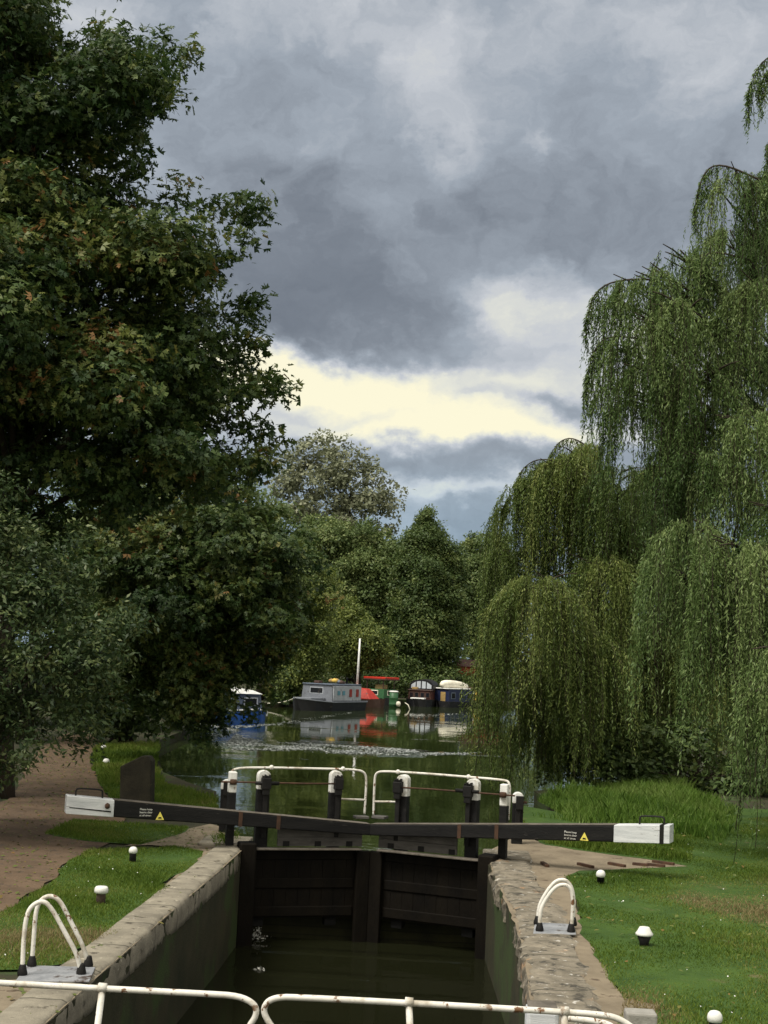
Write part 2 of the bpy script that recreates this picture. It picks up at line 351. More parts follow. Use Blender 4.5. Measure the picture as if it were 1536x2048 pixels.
# lawns, paths and paving laid on the ground
right_lawn_px = [(1262, 2110), (1240, 2050), (1300, 2030), (1318, 2012), (1246, 1996), (1215, 1958), (1186, 1900), (1166, 1868), (1152, 1800), (1128, 1752), (1160, 1742), (1280, 1737), (1378, 1733),
                 (1290, 1718), (1180, 1704), (1090, 1690), (1048, 1668), (1044, 1640), (1046, 1612)]
rl = wobble([g2(*p) for p in right_lawn_px], .05, .3, closed=False) + [(5.0, 33.5), (8.5, 38), (40, 40), (60, 30), (60, -25), (4.0, -25)]
flat_poly('right_lawn', rl, .006, M['turf'])
left_lawn_px = [(408, 1704), (386, 1738), (350, 1752), (318, 1768), (338, 1778), (315, 1793), (272, 1826), (285, 1838), (250, 1850), (238, 1872), (190, 1888), (150, 1900), (160, 1925), (60, 1940), (-60, 1942),
                (-60, 1850), (10, 1822), (62, 1788), (112, 1756), (134, 1722), (180, 1702), (230, 1700), (300, 1697), (350, 1692)]
ll = wobble([g2(*p) for p in left_lawn_px], .04, .25)
flat_poly('left_lawn', ll, .006, M['turf'])
bank_px = [(432, 1604), (378, 1587), (325, 1563), (312, 1522), (318, 1495), (240, 1488), (205, 1487), (186, 1500), (182, 1525), (196, 1560), (222, 1600), (250, 1625), (330, 1640), (440, 1640)]
bl = wobble([g2(*p) for p in bank_px], .08, .4)
flat_poly('bank_grass', bl, .006, M['turf'])
strip_px = [(150, 1640), (330, 1652), (378, 1655), (362, 1668), (280, 1690), (170, 1682), (90, 1668)]
flat_poly('grass_strip', wobble([g2(*p) for p in strip_px], .05, .3), .006, M['turf'])
path_px = [(-500, 1900), (-60, 1850), (10, 1822), (62, 1788), (112, 1756), (134, 1722), (180, 1702), (230, 1680), (250, 1640), (222, 1600), (196, 1560), (182, 1525), (186, 1500), (205, 1487),
           (170, 1462), (120, 1470), (80, 1500), (50, 1540), (20, 1600), (-120, 1640), (-500, 1700)]
flat_poly('towpath', wobble([g2(*p) for p in path_px], .06, .4), .002, M['path'])
apron_px = [(494, 1692), (440, 1741), (350, 1818), (203, 1947), (91, 2048), (-60, 2190), (-500, 2190), (-500, 1975), (0, 1962), (150, 1950), (190, 1880), (250, 1845), (350, 1752), (408, 1702), (300, 1690), (250, 1692), (330, 1668), (420, 1648), (470, 1660)]
flat_poly('lockside_apron', [g2(*p) for p in apron_px], .003, M['apron'])
apron2_px = [(1040, 1668), (1090, 1688), (1180, 1702), (1290, 1716), (1380, 1733), (1280, 1740), (1160, 1746), (1128, 1756), (1150, 1800), (1170, 1868), (1190, 1900), (1220, 1958), (1250, 1996), (1325, 2012), (1250, 2050), (1270, 2120), (1080, 2120), (1068, 2040), (1049, 1900), (1000, 1775), (970, 1705)]
flat_poly('side_apron', wobble([g2(*p) for p in apron2_px], .02, .3), .002, M['apron'])

# ------------------------------------------------------------------ lock chamber walls with their copings
def lock_wall(edge, side, name, label, wid, amp, top_m, face_m, jag):
    t = thing(name, label, 'lock wall', (edge[3][0], edge[3][1], -3.0))
    pts = [Vector((*p, 0)) for p in edge if p[1] > -12]
    dense = []
    for a, b in zip(pts, pts[1:]):
        k = max(1, int((b - a).length / .11)); dense += [a.lerp(b, i / k) for i in range(k)]
    dense.append(pts[-1]); n = len(dense)
    prof = [(-wid, .0), (-wid * .92, .028), (-wid * .7, .034), (-wid * .5, .032), (-wid * .3, .036), (-wid * .12, .03), (-.02, .012), (.0, -.035), (.008, -.12), (.006, -.22), (.0, -.31), (-.10, -.33)]
    low = rng.normal(0, 1, (n, 3)); ker = np.ones(7) / 7
    low = np.stack([np.convolve(low[:, i], ker, 'same') for i in range(3)], 1) * 2
    v = []
    for i, p in enumerate(dense):
        end = min(1, (n - 1 - i) / 3 + .35)
        for j, (a, z) in enumerate(prof):
            edgey = 1.0 if 4 < j < 11 else (jag if j == 0 else .35)
            ox = random.gauss(0, amp) * edgey + low[i, 0] * amp * 1.6 * edgey
            v.append((p.x - side * (a * end if a > -.3 else a) * -1 + side * ox * .8, p.y + random.gauss(0, amp) * .4, z + (random.gauss(0, amp) * .35 + low[i, 1] * amp * .5) * (1 if 0 < j < 10 else 0)))
    k = len(prof)
    f = [(i * k + j, i * k + j + 1, (i + 1) * k + j + 1, (i + 1) * k + j) for i in range(n - 1) for j in range(k - 1)]
    f.append(tuple((n - 1) * k + j for j in range(k)))
    b = MB(); b.add(v, f); b.build('coping', top_m, t, smooth=side > 0)
    b = MB(); w_ = []
    for p in dense[::6] + [dense[-1]]:
        for q in range(10): w_.append((p.x - side * .035 + random.gauss(0, .012), p.y, -.30 - q * .5))
    m_ = len(w_) // 10
    b.add(w_, [(i * 10 + j, i * 10 + j + 1, (i + 1) * 10 + j + 1, (i + 1) * 10 + j) for i in range(m_ - 1) for j in range(9)])
    b.build('brick_face', face_m, t, smooth=True)
    return t
# side = +1: chamber lies to the right of this wall
lock_wall(L_EDGE, 1, 'lock_wall', 'left lock chamber wall with smooth pale stone coping beside grass', .52, .007, M['stone'], M['mossy'], .5)
lock_wall(R_EDGE, -1, 'lock_wall', 'right lock chamber wall with rough crumbling broad stone coping', .70, .019, M['roughstone'], M['shadewall'], 2.0)
# masonry abutments at the head of the lock
for s, ex, lab in ((-1, lx, 'dark masonry gate abutment beside left end of head gates'), (1, rx, 'dark masonry gate abutment beside right end of head gates')):
    t = thing('gate_abutment', lab, 'abutment', (ex + s * .4, GY + .6, -3))
    MB().box((ex + s * .42, GY + .72, -2.47), (.9, 1.3, 4.8)).build('masonry_block', M['mossy'], t, bevel=.03)
    MB().box((ex + s * .42, GY + .72, .0), (.86, 1.2, .12)).build('cap_stone', M['stone'] if s < 0 else M['roughstone'], t, bevel=.03)

# ------------------------------------------------------------------ head gates
MX, MY, K = 0.03, 26.3, .37
def GP(px, py, s, off=0.0):                 # where a pixel's ray meets the plane of a gate leaf (s = -1 left, +1 right)
    d = ray(px, py)
    tt = (MY + off - K * s * (CAM.x - MX)) / (d.y + K * s * d.x); return CAM + d * tt
def text_mesh(lines, size, origin, ax, m, parent, name='lettering'):
    cu = bpy.data.curves.new('lettering', 'FONT'); cu.body = '\n'.join(lines); cu.size = size; cu.space_line = 1.12; cu.extrude = .001
    o = bpy.data.objects.new('lettering_source', cu); COL.objects.link(o)
    me = bpy.data.meshes.new_from_object(o.evaluated_get(bpy.context.evaluated_depsgraph_get()))
    bpy.data.objects.remove(o); me.name = name
    ax = Vector(ax).normalized(); up = Vector((0, 0, 1)); nn = ax.cross(up)
    mt = Matrix((( ax.x, up.x, nn.x, origin[0]), (ax.y, up.y, nn.y, origin[1]), (ax.z, up.z, nn.z, origin[2]), (0, 0, 0, 1)))
    me.transform(mt); return link(name, me, m, parent)
def post_shape(c, ax, w_, d_, z0, z1):       # upright with a rounded head
    ax = Vector(ax).normalized(); ay = Vector((0, 0, 1)).cross(ax)
    prof = [(-w_ / 2, z0), (w_ / 2, z0), (w_ / 2, z1 - w_ * .42)] + [(w_ / 2 * math.cos(a), z1 - w_ * .42 + w_ * .42 * math.sin(a)) for a in [math.pi * i / 8 for i in range(1, 8)]] + [(-w_ / 2, z1 - w_ * .42)]
    return [Vector((c[0], c[1], 0)) + ax * x + Vector((0, 0, z)) - ay * d_ / 2 for x, z in prof], ay * d_

def head_gate(s):
    ax = Vector((s, -K, 0)).normalized()                      # from the mitre out towards the bank
    back = Vector((K * s, 1, 0)).normalized() if s > 0 else Vector((-K, 1, 0)).normalized()
    right = ax if s > 0 else -ax                              # left-to-right as the camera sees it
    side = 'left' if s < 0 else 'right'
    t = thing('lock_gate', 'black head gate leaf, balance beam with ' + ('a cracked white end by the towpath' if s < 0 else 'a white strapped end above lawn'), 'lock gate', (MX + s * 2.1, GY, -4), 'head gates across the lock')
    pt = lambda d, z, o=0.0: Vector((MX, MY, z)) + ax * d + back * o
    # balance beam: tapers towards the mitre
    L = 5.55
    zc, ze = .47, .93 if s > 0 else .92
    def beam(d0, d1, grow=0.0):
        q = []
        for top in (0, 1):
            for d, o in ((d0, -1), (d1, -1), (d1, 1), (d0, 1)):
                k = d / L; hh = .20 + .10 * k; zt = zc + (ze - zc) * k; wd = .13 + .035 * k + grow
                q.append(pt(d, zt + grow if top else zt - hh - grow, o * wd))
        return q
    dW = (GP(226, 1612, -1).xy - Vector((MX, MY))).length if s < 0 else (GP(1232, 1655, 1).xy - Vector((MX, MY))).length
    b = MB(); b.hexa(beam(.03, dW)); bm_ = b.build('balance_beam', M['blackwood'], t, bevel=.02)
    k0 = beam(.05, dW - .002); b = MB()
    b.hexa([k0[4] + Vector((0, 0, .002)), k0[5] + Vector((0, 0, .002)), k0[6] + Vector((0, 0, .002)), k0[7] + Vector((0, 0, .002))] + [k0[i] + Vector((0, 0, .008)) for i in (4, 5, 6, 7)])
    b.build('worn_top', M['topwood'], bm_)
    b = MB(); b.hexa(beam(dW, L, .004)); we = b.build('white_end', M['whiteboard'], bm_, bevel=.01)
    if s > 0:
        b = MB(); b.hexa(beam(L - .17, L - .10, .010)); b.build('iron_strap', M['iron'], bm_)
    else:
        f1 = pt(dW + .05, .66, -.172); f2 = pt(L - .05, .73, -.172)
        MB().hexa([f1 + Vector((0, 0, -.012)), f2 + Vector((0, 0, -.010)), f2 + back * .01 + Vector((0, 0, -.010)), f1 + back * .01 + Vector((0, 0, -.012)), f1 + Vector((0, 0, .012)), f2 + Vector((0, 0, .004)), f2 + back * .01 + Vector((0, 0, .004)), f1 + back * .01 + Vector((0, 0, .012))]).build('crack', M['iron'], bm_)
        p1 = pt(dW + .12, .76, -.19); MB().lathe([(.012, -.05), (.04, -.03), (.045, 0), (.04, .03), (.012, .05)], p1, 10).build('lock_shackle', M['rust'], bm_, True)
    for q_ in (1.75, 2.45):
        MB().hexa(beam(q_, q_ + .07, .007)).build('iron_strap', M['rust'], bm_)
    d0, d1 = ((L - .62), (L - .16)) if s < 0 else (L - .55, L - .13)
    zt = lambda d: zc + (ze - zc) * d / L
    hp = smooth_path([pt(d0, zt(d0)), pt(d0, zt(d0) + .12), pt(d0 + .03, zt(d0) + .15), pt(d1 - .03, zt(d1) + .13), pt(d1, zt(d1) + .10), pt(d1, zt(d1))], 2)
    MB().tube(hp, .016, 6).build('end_handle', M['iron'], bm_, True)
    # warning sign: three short lines and a yellow triangle
    sx = GP(278, 1603, -1) if s < 0 else GP(1134, 1643, 1)
    d = (sx.xy - Vector((MX, MY))).length; k = d / L; fo = -(.13 + .035 * k) - .006
    p0 = pt(d, zt(d) - .125, fo); ln = text_mesh(['Please keep', 'beams clear', 'at all times'], .047, p0, right, M['white'], bm_)
    pc = (GP(318, 1615, -1) if s < 0 else GP(1174, 1655, 1)); d = (pc.xy - Vector((MX, MY))).length
    pz = zt(d) - .20; c = pt(d, pz, fo)
    MB().extrude([c - right * .075 - Vector((0, 0, .06)), c + right * .075 - Vector((0, 0, .06)), c + Vector((0, 0, .08))], -back * .006).build('warning_triangle', M['yellow'], bm_)
    c2_ = c - back * .008
    MB().extrude([c2_ - right * .032 - Vector((0, 0, .038)), c2_ + right * .032 - Vector((0, 0, .038)), c2_ + right * .022 - Vector((0, 0, .012)), c2_ - right * .022 - Vector((0, 0, .012))], -back * .003).build('warning_symbol', M['iron'], bm_)
    # leaf: heel and mitre posts, rails, planking (upstream), grey splash board
    LL = 2.33
    MB().box(pt(LL - .02, -1.92), (.30, .34, 4.1), ax).build('heel_post', M['gatewood'], t, bevel=.03)
    MB().box(pt(.11, -2.05, .07 if s > 0 else .05), (.26, .11, 4.05), ax).build('mitre_post', M['gatewood'], t, bevel=.02)
    b = MB()
    for z in (-.11, -.62, -1.12): b.box(pt(1.2, z, .135), (1.9, .035, .18), ax)
    b.build('cross_rails', M['gatewood'], t, bevel=.015)
    MB().box(pt(1.18, .012, .0), (2.0, .22, .03), ax).build('worn_rail_top', M['topwood'], t, bevel=.008)
    b = MB()
    for i in range(9): b.box(pt(.28 + i * .225, -.63, .17 + (i % 2) * .004), (.22, .06, 1.2), ax)
    b.build('planking', M['gatewood'], t)
    d0, d1 = ((GP(560, 1670, -1).xy - Vector((MX, MY))).length, .10) if s < 0 else (.10, (GP(908, 1675, 1).xy - Vector((MX, MY))).length)
    lo, hi = min(d0, d1), max(d0, d1)
    b = MB(); b.box(pt((lo + hi) / 2, .115, .19), (hi - lo, .05, .165), ax); b.box(pt((lo + hi) / 2, .283, .194), (hi - lo, .05, .163), ax)
    b.build('splash_board', M['greyboard'], t, bevel=.008)
    for d in (.35, .95, 1.55): MB().box(pt(d, .08, .185), (.12, .06, .10), ax).build('board_foot', M['iron'], t)
    # paddle posts, rack gear, spindle
    spec = [(528, 1540, 1578, 27), (672, 1541, 1585, 25)] if s < 0 else [(808, 1549, 1592, 25), (948, 1557, 1600, 26)]
    o = .34; cz = []
    for px, py, pw_, wpx in spec:
        c = GP(px, py, s, o); z1 = c.z; zw = GP(px, pw_, s, o).z; w_ = wpx * c.y / F * .92
        out, dv = post_shape(c, right, w_, .16, -1.2, zw); out2, dv2 = post_shape(c, right, w_ + .006, .166, zw, z1)
        pst = MB().box((c.x, c.y, (zw - 1.4) / 2), (w_, .16, zw + 1.4), right).build('paddle_post', M['blackwood'], t, bevel=.012)
        MB().extrude(out2, dv2).build('white_head', M['white'], pst, bevel=.01)
        g = MB(); fr = -back * .15; gz = GP(px, py + 25, s, o).z; sh = right * (.02 if s < 0 else -.05)
        cc = Vector((c.x, c.y, gz)) + fr + sh
        g.box(cc, (w_ * .72, .15, .20), right); g.box(cc + Vector((0, 0, -.13)), (w_ * .55, .12, .16), right)
        for i in range(4): g.box(cc + right * (i - 1.5) * w_ * .18 + Vector((0, 0, .10 + .02 * (i % 2))), (w_ * .1, .10, .08), right)
        gb = g.build('gear_box', M['iron'], pst, bevel=.01)
        MB().box(cc + Vector((0, 0, -.55)) + back * .02, (.085, .06, .85), right).build('rack_bar', M['iron'], gb, bevel=.008)
        cz.append(cc)
    pp = 466 if s < 0 else 1010
    top, wb_, bt = (1543, 1585, 1640) if s < 0 else (1568, 1612, 1650)
    c = GP(pp, top, s, o - .05); zw = GP(pp, wb_, s, o - .05).z
    pst = MB().box((c.x, c.y, (zw - .1) / 2), (.14, .14, zw + .1), right).build('bearing_post', M['blackwood'], t, bevel=.01)
    MB().box((c.x, c.y, (zw + c.z) / 2), (.146, .146, c.z - zw), right).build('white_head', M['white'], pst, bevel=.02)
    gz = GP(pp, 1563 if s < 0 else 1589, s, o - .05).z; cc = Vector((c.x, c.y, gz)) - back * .09
    MB().lathe([(.02, -.05), (.06, -.045), (.065, 0), (.06, .045), (.02, .05)], cc, 12).build('bearing', M['rust'], pst, True)
    e = cz[0] if abs(cz[0].x) < abs(cz[1].x) else cz[1]
    MB().tube([cc + ax * .22, cc, (cz[0] + cz[1]) / 2, e], .017, 6).build('spindle', M['rust'], t, True)
    q = cz[0] if s < 0 else cz[1]; MB().tube([q + ax * .20, q - ax * .24], .034, 8).build('spindle_sleeve', M['iron'], t, True)
    # white pipe railing
    rp = [(461, 1572), (460, 1548), (469, 1536), (530, 1535), (620, 1537), (715, 1539), (731, 1546), (733, 1565), (729, 1628)] if s < 0 else \
         [(747, 1630), (749, 1560), (752, 1546), (765, 1542), (850, 1547), (935, 1554), (1010, 1560), (1020, 1566), (1019, 1600), (1016, 1640)]
    pth = [GP(x, y, s, .52) for x, y in rp]
    rl_ = MB().tube(smooth_path(pth, 2), .023, 8).build('hand_rail', M['pipewhite'], t, True)
    a, b_ = ((682, 1598), (731, 1600)) if s < 0 else ((748, 1603), (800, 1604))
    MB().tube([GP(*a, s, .52), GP(*b_, s, .52)], .020, 8).build('mid_rail', M['pipewhite'], rl_, True)
    for (x, y) in (((543, 1535), (686, 1538)) if s < 0 else ((796, 1544), (937, 1554))):
        p = GP(x, y, s, .52); MB().lathe([(.015, -.04), (.036, -.03), (.042, 0), (.036, .03), (.015, .045)], p, 10).build('rail_fitting', M['pipewhite'], rl_, True)
    p = GP(722 if s < 0 else 760, 1632, s, .50)
    MB().box((p.x, p.y, p.z - .02), (.26, .22, .05), right).build('rail_foot', M['greyboard'], t, bevel=.01)
    return t
head_gate(-1); head_gate(1)
MB().box((0, GY + 2.42, -2.3), (5.4, 2.6, 2.5)).build('lock_cill', M['mossy'], bevel=.04)
tag(bpy.data.objects['lock_cill'], 'dark submerged stone cill beneath the black head gates', 'cill')

def ground_post(px, base, top, white, wpx, lab):
    b0 = G(px, base); z1 = P(px, top, b0.y).z; zw = P(px, white, b0.y).z; w_ = wpx * b0.y / F
    t = thing('paddle_gear_post', lab, 'paddle post', (b0.x, b0.y, 0), 'squat paddle gear posts on the lock side')
    MB().box((b0.x, b0.y, zw / 2 - .05), (w_, .2, zw + .1)).build('stem', M['blackwood'], t, bevel=.012)
    out, dv = post_shape((b0.x, b0.y), (1, 0, 0), w_ + .006, .206, zw, z1); MB().extrude(out, dv).build('white_head', M['white'], t, bevel=.012)
    g = MB(); g.box((b0.x + .03, b0.y - .14, zw + .02), (w_ * .7, .12, .26)); g.box((b0.x, b0.y - .12, zw - .35), (.1, .08, .5)); g.build('gear_box', M['iron'], t, bevel=.01)
    MB().tube([(b0.x - .02, b0.y - .13, zw + .03), (b0.x + w_ * .8, b0.y - .13, zw + .03)], .025, 8).build('spindle_stub', M['rust'], t, True)
ground_post(449, 1664, 1558, 1578, 21, 'squat black paddle post with grey rounded head left of the head gates')
ground_post(1033, 1687, 1584, 1606, 21, 'squat black paddle post with clean white rounded head right of head gates')

# ------------------------------------------------------------------ tail gates: their railings cross the foot of the picture
def tail_gate(s):
    Yt = 10.5
    lab = 'near gate with chipped white pipe railing ' + ('running off left past the tall ladder hoops' if s < 0 else 'ending beside the stone block')
    t = thing('lock_gate', lab, 'lock gate', (s * 2.0 + .1, Yt - .3, -4), 'near gates with white railings')
    zb = .30
    q = []
    for z in (zb - .3, zb):
        for x, y in ((s * .04 + .2, -.15), (s * 5.4 + .2, -.55), (s * 5.4 + .2, -.25), (s * .04 + .2, .15)): q.append((x, Yt - .45 + y, z))
    if s < 0: q = [q[i] for i in (1, 0, 3, 2, 5, 4, 7, 6)]
    MB().hexa(q).build('balance_beam', M['blackwood'], t, bevel=.02)
    b = MB()
    for i in range(9): b.box((.2 + s * (.15 + i * .225), Yt - .2 - i * .02, -2.4), (.22, .07, 4.6))
    b.build('planking', M['gatewood'], t)
    Q = lambda x, y, dY=0.0: P(x, y, Yt + dY)
    if s < 0:
        rails = [[(-420, 1942), (-200, 1954), (0, 1966), (203, 1977), (420, 1988), (478, 1992), (510, 2008), (514, 2030), (496, 2055), (470, 2110)]]
        posts = [(205, 1975, 184, 2140), (-260, 1950, -290, 2120)]
    else:
        rails = [[(590, 2110), (548, 2060), (526, 2026), (532, 2004), (556, 1994), (600, 1995), (818, 2006), (1128, 2024), (1210, 2030), (1240, 2038), (1275, 2062), (1310, 2120)],
                 [(1128, 2036), (1180, 2041), (1225, 2050), (1262, 2085), (1290, 2130)]]
        posts = [(818, 2004, 823, 2150), (1129, 2022, 1130, 2150)]
    h = MB().tube(smooth_path([Q(*p) for p in rails[0]], 2), .023, 10).build('hand_rail', M['pipewhite'], t, True)
    if len(rails) > 1: MB().tube(smooth_path([Q(*p, .35) for p in rails[1]], 2), .024, 10).build('lower_rail', M['pipewhite'], t, True)
    for x0, y0, x1, y1 in posts:
        a, b_ = Q(x0, y0), Q(x1, y1); po = MB().tube([a, b_, Vector((b_.x, b_.y - .2, .26))], .025, 10).build('rail_post', M['pipewhite'], t, True)
        MB().tube([a - Vector((.03, 0, 0)), a + Vector((.03, 0, -.002))], .034, 10).build('tee_fitting', M['pipewhite'], po, True)
    return t
tail_gate(-1); tail_gate(1)
hp = G(1086, 2075, .0)
t = thing('timber_post', 'weathered whitish timber post head behind the near railing on right coping', 'post', (hp.x, 11.6, 0))
a = P(1052, 2012, 11.6); b_ = P(1116, 2018, 11.6)
MB().box(((a.x + b_.x) / 2, 11.6, a.z / 2), (b_.x - a.x, .26, a.z)).build('post_shaft', M['whiteboard'], t, bevel=.03)
MB().box(((a.x + b_.x) / 2, 11.6, a.z + .012), (b_.x - a.x - .02, .24, .024)).build('worn_head', M['topwood'], t, bevel=.01)
hb = G(1280, 2064)
tag(MB().box((hb.x, hb.y, .09), (.30, .24, .22)).build('stone_block', M['concrete'], bevel=.02, base=(hb.x, hb.y, 0)), 'small grey stone block in the grass at bottom right', 'stone block')

# ------------------------------------------------------------------ ladders
def ladder(corners, hoops, lab, feet_dark=.6):
    pts = [G(*c) for c in corners]; c0 = sum((Vector(p) for p in pts), Vector()) / 4
    t = thing('ladder_handrail', lab, 'ladder rail', (c0.x, c0.y, 0), 'white ladder hoops on the lock edge')
    MB().hexa([p + Vector((0, 0, .034)) for p in pts] + [p + Vector((0, 0, .052)) for p in pts]).build('base_plate', M['steel'], t, bevel=.006)
    for path, Y0, Y1 in hoops:
        n = len(path); q = [P(x, y, Y0 + (Y1 - Y0) * i / (n - 1)) for i, (x, y) in enumerate(path)]
        q[0].z = .05; q[-1].z = .05
        h = MB().tube(smooth_path(q, 2), .0245, 10).build('hoop', M['pipewhite'], t, True)
        for e in (q[0], q[-1]):
            MB().lathe([(.05, -.005), (.055, .02), (.045, .06), (.034, .10), (.03, .11)], (e.x, e.y, .05), 10).build('foot_socket', M['iron'], h, True)
yl = G(43, 1962).y; yf = G(62, 1944).y
ladder([(30, 1972), (178, 1972), (190, 1944), (52, 1940)],
       [([(44, 1955), (47, 1880), (52, 1835), (62, 1812), (85, 1800), (103, 1815), (130, 1865), (155, 1910), (162, 1950)], G(44, 1960).y, G(163, 1958).y),
        ([(63, 1936), (68, 1870), (71, 1825), (80, 1800), (100, 1790), (120, 1800), (140, 1840), (168, 1895), (176, 1938)], G(63, 1942).y, G(176, 1942).y)],
       'pair of tall white ladder hoops on grey plate, left coping near railing')
ladder([(1066, 1874), (1152, 1876), (1148, 1856), (1070, 1852)],
       [([(1079, 1864), (1080, 1822), (1090, 1800), (1108, 1776), (1124, 1768), (1140, 1773), (1146, 1795), (1145, 1830), (1142, 1868)], G(1079, 1870).y, G(1142, 1872).y),
        ([(1075, 1848), (1077, 1815), (1086, 1795), (1104, 1768), (1120, 1758), (1136, 1762), (1146, 1780), (1148, 1810), (1146, 1852)], G(1075, 1856).y, G(1146, 1858).y)],
       'pair of white ladder hoops on the rough right coping')

# ------------------------------------------------------------------ bollards
def bollard(px, py, kind, lab, topx, wpx):
    b0 = G(px, py); sc = b0.y / F; r = wpx * sc / 2; h = (py - topx) * sc
    t = thing('mooring_bollard', lab, 'bollard', (b0.x, b0.y, 0), 'white topped mooring bollards')
    if kind == 'ball':
        MB().lathe([(r * .82, -.05), (r * .78, h * .5), (r * .8, h - r * 1.5)], b0, 16).build('stem', M['iron'], t, True)
        MB().lathe([(r * .5, h - r * 1.7), (r * .95, h - r * 1.4), (r * 1.02, h - r * .95), (r * .92, h - r * .5), (r * .62, h - r * .14), (r * .25, h - .002), (.002, h)], b0, 18).build('white_cap', M['white'], t, True)
    elif kind == 'flat':
        MB().lathe([(r * .70, -.05), (r * .68, h * .5), (r * .72, h * .62)], b0, 16).build('stem', M['brownstem'], t, True)
        MB().lathe([(r * .70, h * .60), (r, h * .66), (r * 1.03, h * .80), (r * .96, h * .93), (r * .8, h), (.002, h * 1.01)], b0, 18).build('white_cap', M['white'], t, True)
    else:
        MB().lathe([(r * .52, -.05), (r * .56, h * .2), (r * .86, h * .55)], b0, 16).build('stem', M['iron'], t, True)
        MB().lathe([(r * .86, h * .55), (r * 1.02, h * .57), (r * 1.04, h * .66), (r * .86, h * .76), (r * .62, h * .96), (r * .55, h), (.002, h * 1.005)], b0, 18).build('white_cap', M['white'], t, True)
    return b0
bollard(265, 1724, 'ball', 'bollard with round white top on slim dark stem, left lawn', 1694, 17)
bollard(201, 1808, 'flat', 'wide flat-topped bollard with cream cap and brown stem', 1774, 27)
bollard(212, 1531, 'ball', 'small white-topped bollard on the bank beside the slanted slab', 1517, 13)
bollard(207, 1501, 'ball', 'tiny farthest white-topped bollard at the bend of the towpath', 1490, 11)
bollard(1201, 1768, 'ball', 'short round white bollard beside the paved apron, right lawn', 1741, 18)
bollard(1288, 1892, 'flare', 'flared white-capped bollard on tapered dark stem mid lawn', 1856, 33)
bollard(1429, 2070, 'ball', 'large white domed bollard at the bottom right corner', 2024, 29)

# old slab standing on the bank
sb = G(268, 1632)
pts = [P(238, 1640, sb.y), P(300, 1640, sb.y), P(302, 1522, sb.y), P(296, 1512, sb.y), P(283, 1512, sb.y), P(240, 1533, sb.y)]
for p in pts[:2]: p.z = -.05
o = MB().extrude(pts, (.05, .22, 0)).build('upright_slab', M['slab'], bevel=.02, base=(sb.x, sb.y, 0)); tag(o, 'dark upright slab with slanted top on the bank behind the beam', 'slab')
# brick treads across the apron on the right
for i, (x0, y0, x1, y1) in enumerate(((1084, 1728, 1095, 1735), (1156, 1730, 1186, 1737), (1217, 1729, 1250, 1735), (1265, 1730, 1296, 1733), (1293, 1731, 1330, 1735), (1305, 1725, 1348, 1731))):
    a, b_ = G(x0, y0), G(x1, y1); d = b_ - a
    where = ('nearest the coping', 'second from the coping', 'third from the coping', 'fourth from the coping', 'second from the outer end', 'outermost, nearest the long grass')
    o = MB().box(((a.x + b_.x) / 2, (a.y + b_.y) / 2, .015), (d.length, .07, .07), d).build('brick_tread', M['rust'], bevel=.008, base=((a.x + b_.x) / 2, (a.y + b_.y) / 2, 0))
    tag(o, 'raised dark brick tread on the apron, ' + where[i], 'tread', 'brick treads across the apron')

# ------------------------------------------------------------------ boats and the building behind them
BW = {k: mat('boat_' + k, [tuple(x * .72 for x in c), tuple(min(1, x * 1.1) for x in c)], 2.2, 7, .5, 0, spec=.4, second=[((.05, .045, .04), 2.5, .66, .06)]) for k, c in dict(grey=(.17, .185, .215), pale=(.36, .385, .42), black=(.010, .010, .012), red=(.48, .028, .012), blue=(.012, .07, .30), white=(.82, .82, .80), navy=(.014, .022, .065),
      green=(.030, .11, .040), maroon=(.075, .024, .018), cream=(.85, .80, .66), yellow=(.75, .50, .10), glass=(.012, .014, .018), redwin=(.28, .03, .02), brown=(.075, .04, .03), slate=(.12, .15, .20), cyan=(.10, .25, .32), tan=(.38, .26, .10)).items()}
BW['paleglass'] = mat('boat_pale_window', [(.55, .60, .66)], 3, 4, .1, spec=.8)
BW['glass'].node_tree.nodes['Principled BSDF'].inputs['Roughness'].default_value = .08
